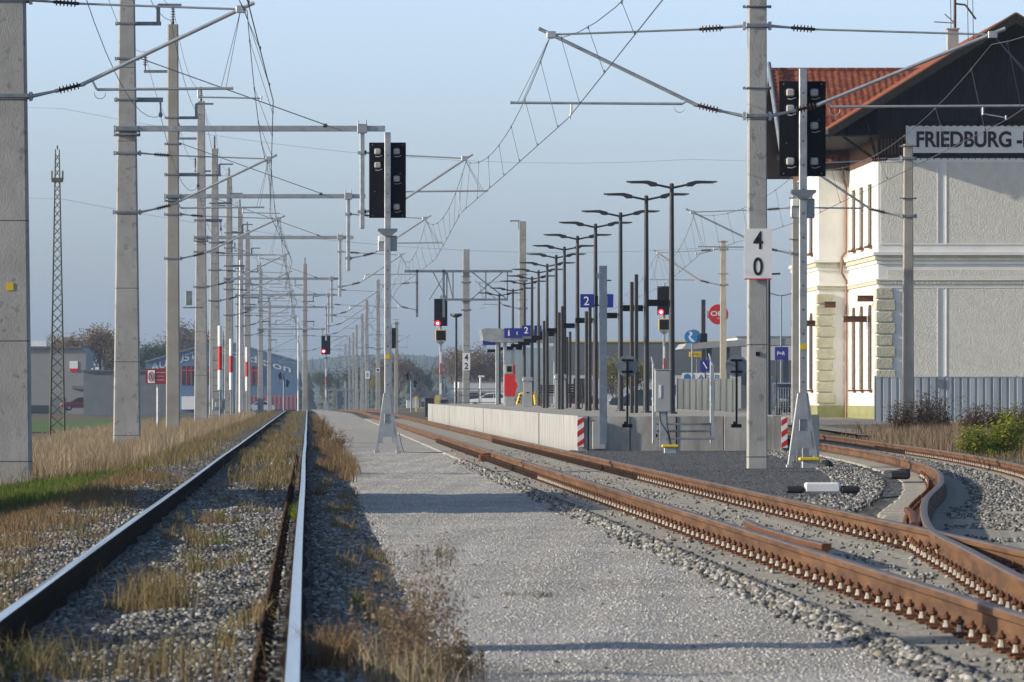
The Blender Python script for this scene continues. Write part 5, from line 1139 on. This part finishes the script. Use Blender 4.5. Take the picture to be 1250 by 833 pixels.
# advertising signs
s = 17.0; y = FPX/s-4; s = FPX/y; r = empty('pylon_sign', (PX(858.5, s), y, 0)); xx = lambda px: PX(px, s)-PX(858.5, s); m = MB(); m.cbox((0, 0, PZ(366, s)/2), (.30, .3, PZ(366, s)), 0, .02); m.cbox((.7, 0, PZ(384, s)), (.8, .15, .5)); m.build('post', M_lampp, r)
m = MB(); m.lathe((xx(876.5), -.1, PZ(384, s)), (xx(876.5), -.3, PZ(384, s)), [(0, .68), (.1, .72), (.9, .72), (1, .70)], 28); m.build('disc', M_red, r)
text('lettering', 'OBI', M_txtw, .98, .34, (xx(875.5), -.305, PZ(383, s)), r, .02); text('lettering', 'MARKT', M_txtw, .36, .09, (xx(878), -.305, PZ(389, s)), r, 0)
m = MB(); m.cbox((.0, -.1, PZ(414, s)), (.55, .3, .8), 0, .03); m.build('lamp_box', M_black, r); tag(r, 'dark pylon with red round shop sign', 'sign')
s = 19.0; y = FPX/s-3; s = FPX/y; r = empty('round_blue_sign', (PX(843.5, s), y, 0)); m = MB(); zq = PZ(411.5, s); m.lathe((0, 0, zq), (0, -.12, zq), [(0, .42), (1, .43)], 28); m.build('disc', mat('sky_blue_sign', (.02, .22, .55), rough=.5), r); m = MB(); m.lathe((.18, .25, zq+.02), (.18, .13, zq+.02), [(0, .46), (1, .46)], 24); m.tube((.1, .2, -.2), (.1, .2, zq), .06); m.build('backing', M_galvd, r)
m = MB(); sp_ = [(-.16, .30), (-.02, .34), (.10, .22), (.04, .10), (-.06, .02), (.06, -.12), (.26, -.30), (.10, -.34), (-.10, -.18), (-.18, .0), (-.08, .14), (-.06, .22)]; m.add([(a, -.125, zq+b_) for a, b_ in sp_], [tuple(range(12))]); m.build('white_swoosh', M_txtw, r); tag(r, 'round blue sign with white wavy stroke on the canopy edge', 'sign')
s = 18.5; r = empty('banner', (PX(856, s), FPX/s-2, 0)); m = MB(); m.box((-1.4, -.03, PZ(466, s)), (1.4, 0, PZ(455.5, s))); m.build('panel', M_white, r); Mb = mat('azure_print', (.02, .16, .38), rough=.6)
m = MB(); m.lathe((-1.05, -.03, PZ(461, s)), (-1.05, -.036, PZ(461, s)), [(0, .24), (1, .23)], 20); m.build('round_logo', Mb, r); text('lettering', 'LASER', Mb, 1.8, .34, (.25, -.035, PZ(461, s)), r, .015)
for x in (-1.2, 1.2): m = MB(); m.cbox((x, .05, .4), (.08, .08, 1.6)); m.build('post', M_galvd, r)
tag(r, 'white banner with blue lettering above the zinc fence', 'banner')
s = 18; r = empty('yellow_sign', (PX(847, s), FPX/s-1.5, 0)); m = MB(); m.cbox((0, 0, PZ(433, s)), (.85, .06, .36), 0, .02); m.build('panel', M_yel, r); text('lettering', 'OPEL', mat('ochre_print', (.2, .14, .02)), .7, .16, (0, -.035, PZ(433, s)), r); m = MB(); m.tube((.1, .1, -.2), (.1, .1, PZ(434, s)), .03); m.build('post', M_galvd, r); tag(r, 'small yellow sign hanging under the grey canopy', 'sign')
s = 22; r = empty('blue_sign', (PX(861, s), FPX/s, 0)); m = MB(); m.cbox((0, 0, PZ(446.5, s)), (.55, .05, .6)); m.build('plate', M_blue, r); m = MB(); m.tube((-.12, -.03, PZ(442, s)), (.1, -.03, PZ(450, s)), .03); m.build('mark', M_txtw, r); m = MB(); m.tube((0, .05, 0), (0, .05, PZ(450, s)), .04); m.build('post', M_lampp, r); tag(r, 'dark blue square sign below the canopy', 'sign')
s = 27; r = empty('parking_sign', (PX(949, s), FPX/s-2, 0)); m = MB(); m.cbox((0, 0, PZ(432, s)), (.56, .05, .58)); m.build('plate', M_blue, r); text('lettering', 'P+R', M_txtw, .34, .16, (0, -.03, PZ(432, s)), r, .01); m = MB(); m.tube((-.2, .05, 0), (-.2, .05, PZ(424, s)), .035); m.build('post', M_lampp, r); tag(r, 'blue P+R parking sign right of the 40 mast', 'sign')
s = 18; r = empty('street_lamp', (PX(953.5, s), FPX/s, 0)); m = MB(); m.tube((0, 0, 0), (0, 0, PZ(360, s)), .06, .05, 8); m.build('post', M_galvd, r)
for d in (-1, 1): m = MB(); m.path([(0, 0, PZ(361, s)), (d*.3, 0, PZ(360.5, s)), (d*.85, 0, PZ(357.5, s))], .04, 6); m.build('arm', M_galvd, r)
tag(r, 'thin twin armed street lamp right of the 40 mast', 'street lamp')
for px, s, yt, lb in ((938.5, 40, 335, 'tall thin dark pole close right of the 40 mast'), (735.6, 30, 343, 'thin dark lamp post behind the bare channel post')):
    m = MB(); m.tube((0, 0, 0), (0, 0, PZ(yt, s)), .06, .05, 8); m.tube((0, 0, PZ(yt, s)), (.35, 0, PZ(yt, s)+.02), .03, n=6); tag(m.build('thin_pole', M_lampp, None, (PX(px, s), FPX/s, 0)), lb, 'pole')

# ------------------------------------------------------------------ vegetation
def blades(name, xy, zf, hmin, hmax, wd, m, label, lean=.35, cat='grass', parent=None, kind='stuff', nseg=3):
    n = len(xy); h = rng.uniform(hmin, hmax, n); a = rng.uniform(0, 2*math.pi, n); le = rng.uniform(.05, lean, n)*h; la = rng.uniform(0, 2*math.pi, n)
    z = np.array([zf(p, q) for p, q in xy]); W_ = wd*rng.uniform(.6, 1.4, n)
    dx, dy = np.cos(a)*W_/2, np.sin(a)*W_/2; V = np.zeros((n, nseg*2+1, 3))
    for k in range(nseg):
        t = k/nseg; cxk = xy[:, 0]+np.cos(la)*le*t*t; cyk = xy[:, 1]+np.sin(la)*le*t*t; w_ = 1-t*.6
        V[:, 2*k] = np.stack([cxk-dx*w_, cyk-dy*w_, z+h*t-.02*(k == 0)], 1); V[:, 2*k+1] = np.stack([cxk+dx*w_, cyk+dy*w_, z+h*t-.02*(k == 0)], 1)
    V[:, -1] = np.stack([xy[:, 0]+np.cos(la)*le, xy[:, 1]+np.sin(la)*le, z+h*(1-.25*le/h)], 1)
    tr = []
    for k in range(nseg-1): tr += [(2*k, 2*k+1, 2*k+3), (2*k, 2*k+3, 2*k+2)]
    tr.append((2*nseg-2, 2*nseg-1, 2*nseg)); tr = np.array(tr)
    F = (tr[None]+(np.arange(n)*(nseg*2+1))[:, None, None]).reshape(-1, 3)
    o = mesh_np(name, V.reshape(-1, 3), F, m, parent); tag(o, label, cat if parent is None else None, kind=kind); return o
def clumpy(n, x0, x1, y0, y1, nc, sx, sy, logy=True):
    c = np.stack([rng.uniform(x0, x1, nc), (y0*(y1/y0)**rng.random(nc)) if logy else rng.uniform(y0, y1, nc)], 1)
    i = rng.integers(0, nc, n); p = c[i]+rng.normal(0, 1, (n, 2))*np.array([sx, sy]); return p
bh = lambda x, y: base_h(x, y) if x < -3.3 else hL(x, y)
a = clumpy(52000, -9, -3.1, 97, 330, 420, .35, 1.6); a = a[(a[:, 0] < -2.9)]
blades('dry_grass', a, bh, .22, .62, .011, M_dry, 'tall straw coloured grass on the bank around the left masts', .5)
a = clumpy(9000, -7, -3.4, 90, 300, 60, .3, 1.5); blades('green_grass', a, bh, .15, .42, .011, M_mixg, 'green clumps mixed through the straw coloured bank', .5)
a = clumpy(12000, -8, -3.3, 88, 300, 120, .3, 1.5); blades('withered_stems', a, bh, .2, .58, .010, M_weed, 'brown withered stems mixed through the grass bank', .6)
a = clumpy(14000, -3.6, -2.2, 95, 400, 240, .22, 2.0); blades('track_side_grass', a, bh, .08, .26, .012, M_mixg, 'green and brown grass along the edge of the left track', .5)
a = clumpy(34000, -7, -3.2, 72, 100, 150, .35, 1.6); blades('green_grass', a, bh, .06, .20, .010, M_grn, 'fresh green grass before the first concrete mast', .4)
a = clumpy(34000, -4.4, -2.35, 34, 92, 150, .25, 1.0); blades('brown_ground_cover', a, bh, .03, .15, .008, M_redg, 'low brown withered ground cover left of the track', .9)
a = clumpy(7500, -1.3, -.3, 80, 400, 110, .12, 2.0); blades('grass_between_rails', a, hL, .05, .20, .013, M_mixg, 'grass growing between the rails of the left track', .5)
a = clumpy(4600, .2, .75, 84, 330, 46, .07, 1.2); blades('grass_beside_rail', a, lambda x, y: -.21+gz(y), .08, .34, .012, M_redg, 'brown grass strip between left track and gravel path', .6)
a = np.concatenate([clumpy(1500, -1.35, -.2, 27, 84, 30, .04, .3), clumpy(1800, -2.5, -1.7, 30, 90, 36, .06, .4), clumpy(900, .15, .6, 30, 84, 16, .04, .3)]); a = not_rail(a, (LX, RX), .07)
blades('sparse_weeds', a, hL, .04, .16, .007, M_mixg, 'sparse small weeds sprouting from the left track ballast', .8)
a = scat(260, -2.8, 2.9, 23, 60)
V = []; F = []
for i, (x, y) in enumerate(a):
    t_ = rnd.uniform(0, 6.28); q = rnd.uniform(.010, .022); z = (hPth(x, y) if x > .8 else hL(x, y)+.02)+.012
    V += [(x+q*math.cos(t_), y+q*math.sin(t_), z), (x-q*.6*math.sin(t_), y+q*.6*math.cos(t_), z+.012), (x-q*math.cos(t_), y-q*math.sin(t_), z+.003), (x+q*.6*math.sin(t_), y-q*.6*math.cos(t_), z+.008)]; F.append((4*i, 4*i+1, 4*i+2, 4*i+3))
tag(mesh_np('fallen_leaves', np.array(V), np.array(F), M_redg), 'few small fallen brown leaves on path and ballast', 'leaves', kind='stuff')
def tuft(x, y, n, r_, h, m, label, wd=.006):
    a = np.stack([rng.normal(x, r_, n), rng.normal(y, r_*4, n)], 1); blades('grass_tuft', a, lambda p, q: (hL(p, q) if p < .6 else -.21), h*.12, h, wd, m, label, .9, kind=None, cat='grass tuft')
tuft(-.86, 33, 700, .10, .34, M_mixg, 'largest grass tuft on the ballast between the near rails'); tuft(-.55, 76, 260, .09, .22, M_mixg, 'grass tuft between the rails by the pale stones')
tuft(-1.25, 25.0, 600, .20, .22, M_mixg, 'olive grass at the bottom left corner between the rails'); tuft(-.62, 25.5, 300, .16, .24, M_mixg, 'mixed grass at the bottom edge between the rails')
tuft(.12, 25.8, 420, .06, .26, M_redg, 'reddish grass hugging the right rail at the bottom edge'); tuft(-.92, 55, 240, .10, .18, M_redg, 'brown tuft with yellow bits midway between the rails'); tuft(-.12, 57, 120, .03, .22, M_bush, 'small yellow green plant against the left side of the right rail')
tuft(-.75, 47, 150, .06, .09, M_grn, 'small green tuft on the ballast'); tuft(1.47, 36.3, 110, .05, .07, M_mixg, 'small green tuft alone on the gravel path'); tuft(1.30, 36.6, 50, .025, .05, M_mixg, 'tiny tuft left of the lone tuft on the path')
tuft(.42, 25.2, 500, .14, .26, M_dry, 'straw coloured grass under the dry weeds at the bottom edge'); tuft(.55, 26.5, 600, .12, .16, M_mixg, 'low grass at the foot of the tall dry weeds'); tuft(.50, 115, 500, .10, .45, M_redg, 'brown shrubby grass at the far left edge of the path'); tuft(.8, 110, 160, .07, .12, M_grn, 'green tuft at the far left edge of the path')
def weed(x, y, n, r_, h, m, label, leaf=.012, z=-.21, dens=22):
    root = empty('dry_weed', (x, y, z)); st = MB(); V = []; 
    for i in range(n):
        bx, by = rnd.gauss(0, r_), rnd.gauss(0, r_); hh = h*rnd.uniform(.45, 1); lx, ly = rnd.gauss(0, hh*.18), rnd.gauss(0, hh*.15)
        pts = [Vector((bx+lx*t*t, by+ly*t*t, hh*t)) for t in (0, .25, .5, .75, 1)]; rr = .0022*max(1, h/.7)
        for k in range(4): st.tube(pts[k], pts[k+1], rr*(1-k*.2), rr*(.8-k*.2), 4, caps=False)
        for k in range(dens):
            t = rnd.uniform(.3, 1); p = Vector((bx+lx*t*t, by+ly*t*t, hh*t)); q = p+Vector((rnd.gauss(0, 1), rnd.gauss(0, 1), abs(rnd.gauss(.4, .6))))*hh*.07
            if k % 2 == 0: st.tube(p, q, rr*.45, rr*.25, 3, caps=False)
            V.append(q)
    st.build('stems', m, root); lf = MB()
    for q in V:
        u = Vector((rnd.gauss(0, 1), rnd.gauss(0, 1), rnd.gauss(0, 1))).normalized()*leaf; v_ = u.orthogonal().normalized()*leaf*.5
        lf.add([q-u, q+v_, q+u, q-v_], [(0, 1, 2, 3)])
    tag(lf.build('seed_heads', m, root), kind='stuff'); tag(root, label, 'weed'); return root
weed(.50, 26.2, 34, .08, .62, M_weed, 'tall branching dry weed at the bottom centre'); weed(.42, 25.2, 30, .07, .42, M_weed, 'second dry weed, lower left of the tall one'); weed(.98, 43, 16, .07, .26, M_weed, 'small pale dry weed on the gravel path', .008); weed(.66, 25.4, 14, .05, .26, M_weed, 'low dry weed right of the tall one')
weed(-.9, 55.5, 10, .08, .2, M_bush, 'little weed with yellow flowers between the rails', .012); weed(.12, 70, 20, .07, .2, M_redg, 'reddish weed right beside the right near rail')
for i, (x, y, h, lb) in enumerate(((.62, 120, .55, 'brown bushy weed left of the path, nearest of three'), (.45, 150, .55, 'brown bushy weed left of the path, middle of three'), (.40, 200, .6, 'brown bushy weed left of the path, farthest of three'))): weed(x, y, 40, .12, h, M_redg, lb, .02)
for i, (x, y, h, lb) in enumerate(((16.55, 152, 1.15, 'dark spiky weed at the foot of the short concrete mast'), (15.9, 152, .9, 'dark weed left of the short concrete mast'), (17.6, 150, .85, 'thin dark weed right of the short concrete mast'), (19.1, 150, 1.05, 'dark weed before the patch on the zinc fence'), (20.6, 150, 1.35, 'tallest dark weed spike before the right half of the fence'), (19.9, 149, 1.0, 'dark weed left of the tallest spike'), (21.4, 149, .85, 'dark weed right of the tallest spike'), (18.4, 151, .75, 'low dark weed before the middle of the fence'))):
    weed(x, y, 85, .26, h*1.15, M_weedd, lb, .030, -.15, 36)
a = clumpy(30000, 14.2, 24, 125, 160, 200, .3, 1.2, False); a = a[a[:, 0] > np.array([xBn(q, 2.3) for q in a[:, 1]])]
blades('dry_grass', a, lambda x, y: base_h(x, y), .2, .68, .016, M_weed, 'mass of brown dry grass between the right curve and the zinc fence', .6)
a = clumpy(9000, 13.6, 24, 108, 150, 90, .3, 1.0, False); a = a[a[:, 0] > np.array([xBn(q, 2.2) for q in a[:, 1]])]
blades('ground_cover', a, lambda x, y: base_h(x, y), .08, .30, .016, M_mixg, 'low green brown growth along the outer rail', .7)
def bush(x, y, rx, rz, n, m, label, z=-.25, leaf=.05):
    root = empty('bush', (x, y, z)); st = MB()
    tips = []
    for i in range(26):
        a = rnd.uniform(0, 6.28); e = rnd.uniform(.2, 1.3); L = rnd.uniform(.6, 1); t = Vector((math.cos(a)*rx*L*math.cos(e), math.sin(a)*rx*L*math.cos(e), rz*L*math.sin(e)+.1)); st.tube((0, 0, 0), t*.6, .010, .007, 4, caps=False); st.tube(t*.6, t+Vector((0, 0, .05)), .007, .003, 4, caps=False); tips.append(t)
    st.build('stems', M_weed, root); lf = MB()
    for i in range(n):
        t = rnd.choice(tips)*rnd.uniform(.35, 1.1)+Vector((rnd.gauss(0, .08), rnd.gauss(0, .08), rnd.gauss(0, .06))); u = Vector((rnd.gauss(0, 1), rnd.gauss(0, 1), rnd.gauss(0, .6))).normalized()*leaf*rnd.uniform(.5, 1.1); v_ = u.orthogonal().normalized()*leaf*.45; lf.add([t-u, t+v_, t+u, t-v_], [(0, 1, 2, 3)])
    tag(lf.build('leaves', m, root), kind='stuff'); tag(root, label, 'bush')
bush(14.9, 124, .60, .78, 1700, M_bush, 'yellow green leafy bush at the right edge beyond the outer rail'); bush(14.25, 123, .5, .55, 1100, M_bush, 'lower yellow green bush left of the leafy one'); bush(15.35, 125, .5, 1.05, 1000, M_bush, 'taller sparse yellow green bush at the far right edge')

def tree(x, y, h, cw, leafm, label, n=1400, bare=.0, z=None, leaf=None, name='tree', conic=False):
    z = gz(y)-.6 if z is None else z; root = empty(name, (x, y, z)); tk = MB(); th = h*.28; tk.tube((0, 0, 0), (0, 0, th), h*.022, h*.016, 7); tips = []
    def br(p, d, L, r0, dep):
        q = p+d*L; tk.tube(p, q, r0, r0*.6, 5, caps=False)
        if dep == 0: tips.append(q); return
        for k in range(3):
            dd = (d+Vector((rnd.gauss(0, .45), rnd.gauss(0, .45), rnd.gauss(.1, .25)))).normalized(); br(q, dd, L*rnd.uniform(.6, .85), r0*.6, dep-1)
        tips.append(q)
    for k in range(7):
        a = k*.9+rnd.random(); br(Vector((0, 0, th*rnd.uniform(.7, 1.3))), Vector((math.cos(a)*.75*cw/h*1.6, math.sin(a)*.75*cw/h*1.6, 1)).normalized(), h*.26, h*.012, 3)
    tk.build('trunk', M_bark, root); lf = MB(); leaf = leaf or h*.016
    for i in range(n*3):
        t = rnd.choice(tips)+Vector((rnd.gauss(0, 1), rnd.gauss(0, 1), rnd.gauss(0, 1)))*h*.05; u = Vector((rnd.gauss(0, 1), rnd.gauss(0, 1), rnd.gauss(0, 1))).normalized()*leaf*rnd.uniform(.5, 1.2); v_ = u.orthogonal().normalized()*leaf*.6; lf.add([t-u, t+v_, t+u, t-v_], [(0, 1, 2, 3)])
    lf.build('crown', leafm, root); tag(root, label, 'tree'); return root
M_bark = mat('bark', (.09, .075, .06), (.14, .12, .10), 3, .9)
M_aut = leaf_mat('autumn_leaf', [(.13, .085, .03), (.20, .12, .04), (.10, .085, .03)], .25); M_brn = leaf_mat('brown_leaf', [(.12, .08, .05), (.18, .12, .08), (.10, .09, .04)], .25); M_dkg = leaf_mat('dark_leaf', [(.035, .05, .02), (.06, .075, .03), (.09, .08, .04)], .25); M_yg = leaf_mat('yellow_leaf', [(.12, .13, .02), (.25, .22, .03), (.16, .12, .02)], .4)
for px, yt, s, cw, mm_, lb in ((126, 409, 8.2, 3.4, M_aut, 'orange brown autumn tree behind the dark shed'), (90, 416, 8.2, 2.4, M_aut, 'smaller yellow brown tree above the grey warehouse'), (176, 423, 7.2, 3.4, M_dkg, 'dark tree right of the autumn tree'), (205, 420, 6.8, 4, M_dkg, 'dark tree just above the left end of the blue hall'), (232, 405, 6.4, 3, M_brn, 'thin bare tree rising behind the blue hall'), (152, 432, 7.0, 3, M_brn, 'brown tree behind the second concrete mast')):
    y = FPX/s; z = gz(y)-.6; tree(PX(px, s), y, PZ(yt, s)-z, cw, mm_, lb, 1500)
for px, yt, s, cw, mm_, lb in ((485, 438, 8, 3.2, M_brn, 'grey brown tree right of the first signal mast'), (560, 432, 9, 4.0, M_brn, 'brown tree left of the 42 mast'), (588, 428, 9.5, 3.4, M_brn, 'pointed bare brown tree right of the 42 mast'), (606, 446, 8.5, 3.0, M_brn, 'small brown tree left of the shelter'), (752, 436, 15, 2.2, M_yg, 'yellow green tree left of the tall post pair'), (776, 442, 15, 1.8, M_yg, 'yellow green tree right of the tall post pair'), (512, 452, 7, 2.6, M_dkg, 'low dark tree beyond the far crossing light'), (396, 455, 6, 3, M_dkg, 'far bluish tree behind the distant red signal'), (437, 448, 6, 3.4, M_dkg, 'far bluish tree between the dense far masts'), (468, 455, 7, 2.5, M_yg, 'low yellowish tree behind the first signal mast')):
    y = FPX/s; z = gz(y)-.6; tree(PX(px, s), y, PZ(yt, s)-z, cw, mm_, lb, 1300)

# far woods and hills
def hill(name, y0, prof, m, label=None, depth=300):
    xs = np.linspace(-900, 1100, 161); v = []; 
    for k, (dy, f) in enumerate(((0, 0), (depth*.3, .6), (depth*.6, 1), (depth, .9))):
        for x in xs: v.append((x, y0+dy, -9.5+(prof(x)+9.5)*f if k else -10.5))
    v = np.array(v); nx = len(xs); i = np.arange(3*(nx-1)); r_, c = i//(nx-1), i % (nx-1); q = r_*nx+c
    o = mesh_np(name, v, np.stack([q, q+1, q+nx+1, q+nx], 1), m, smooth=True); tag(o, kind='structure'); return o
M_hill = mat('wooded_hill', (.035, .05, .025), (.07, .08, .04), .02, .95); 
ph = lambda x: 19 + 5*math.sin(x*.011+1)+3*math.sin(x*.031)
hill('hills', 3500, ph, M_hill)
def wood(name, y0, y1, x0, x1, n, hm, hx, m, label, ground=None):
    mb_v = []; F = []; b = 0
    for i in range(n):
        x = rnd.uniform(x0, x1); y = rnd.uniform(y0, y1); h = rnd.uniform(hm, hx); z = gz(y)-1 if ground is None else ground(x, y); w_ = h*rnd.uniform(.14, .24); lay = 7
        for k in range(lay):
            t0 = k/lay; zz0 = z+h*(.08+.92*t0); r0 = w_*(1-t0)**.75*rnd.uniform(.8, 1.25)
            ring = []
            for j in range(7): a = j/7*6.283+rnd.random(); rr = r0*rnd.uniform(.55, 1.3); ring.append((x+math.cos(a)*rr, y+math.sin(a)*rr, zz0+rnd.uniform(-.05, .02)*h))
            mb_v += ring+[(x+rnd.gauss(0, w_*.05), y, min(z+h*1.02, zz0+h*.24))]
            for j in range(7): F.append((b+j, b+(j+1) % 7, b+7))
            b += 8
    o = mesh_np(name, np.array(mb_v), np.array(F), m); tag(o, label, 'wood', kind='stuff')
wood('distant_wood', 1500, 1750, -140, 420, 900, 7, 12, M_hill, 'dark bluish wood along the horizon behind the far masts')
wood('hill_forest', 3560, 3700, -400, 750, 1500, 6, 9, M_hill, 'hazy forested ridge on the skyline', lambda x, y: ph(x)*.85-4)
# scattered far houses
for px, s, w_, h, lb in ((524, 6, 7, 4.5, 'tiny white house far away left of the platform corner'), (513, 5.5, 6, 4, 'tiny pale house in front of the distant wood'), (533, 5.2, 9, 3.5, 'long tiny pale building before the distant wood')):
    y = FPX/s; r = empty('far_house', (PX(px, s), y, gz(y)-.8)); m = MB(); m.box((-w_/2, 0, 0), (w_/2, 6, h*.7)); m.build('wall', M_lt, r); m = MB(); m.prism([(-w_/2-.3, h*.7), (w_/2+.3, h*.7), (w_/2-.6, h), (-w_/2+.6, h)], -.4, 6.4); m.build('roof', M_roofg, r)
    for x in (-w_*.25, w_*.2): m = MB(); m.box((x, -.05, h*.25), (x+.8, -.003, h*.5)); m.build('window', M_glass, r)
    tag(r, lb, 'house')
# hut added out of view on the left to cast the broad path shadow
r = empty('shadow_hut', (-11.5, 66, -.5)); m = MB(); m.box((-2, -5.6, 0), (2, 5.6, 4.1)); m.build('wall', M_shed, r); m = MB(); m.box((-2.3, -5.9, 4.1), (2.3, 5.9, 4.35)); m.build('roof', M_roofg, r); m = MB(); m.box((2.0, -1, 0), (2.05, .1, 2.1)); m.build('door', M_dkb, r); tag(r, 'unseen grey hut added left of the track to shade the path', 'hut')

# ------------------------------------------------------------------ haze
hz = MB(); hz.box((-1450, -50, -14), (1450, 4140, 60)); M_hz = bpy.data.materials.new('haze'); M_hz.use_nodes = True; t = M_hz.node_tree; t.nodes.clear()
ho = t.nodes.new('ShaderNodeOutputMaterial'); hv = t.nodes.new('ShaderNodeVolumePrincipled'); hv.inputs['Color'].default_value = (.56, .75, 1.0, 1); hv.inputs['Density'].default_value = .00012; hv.inputs['Anisotropy'].default_value = 0.0
t.links.new(hv.outputs[0], ho.inputs['Volume']); hob = hz.build('haze', M_hz); tag(hob, 'thin bluish autumn haze over the whole line', 'haze', kind='stuff')
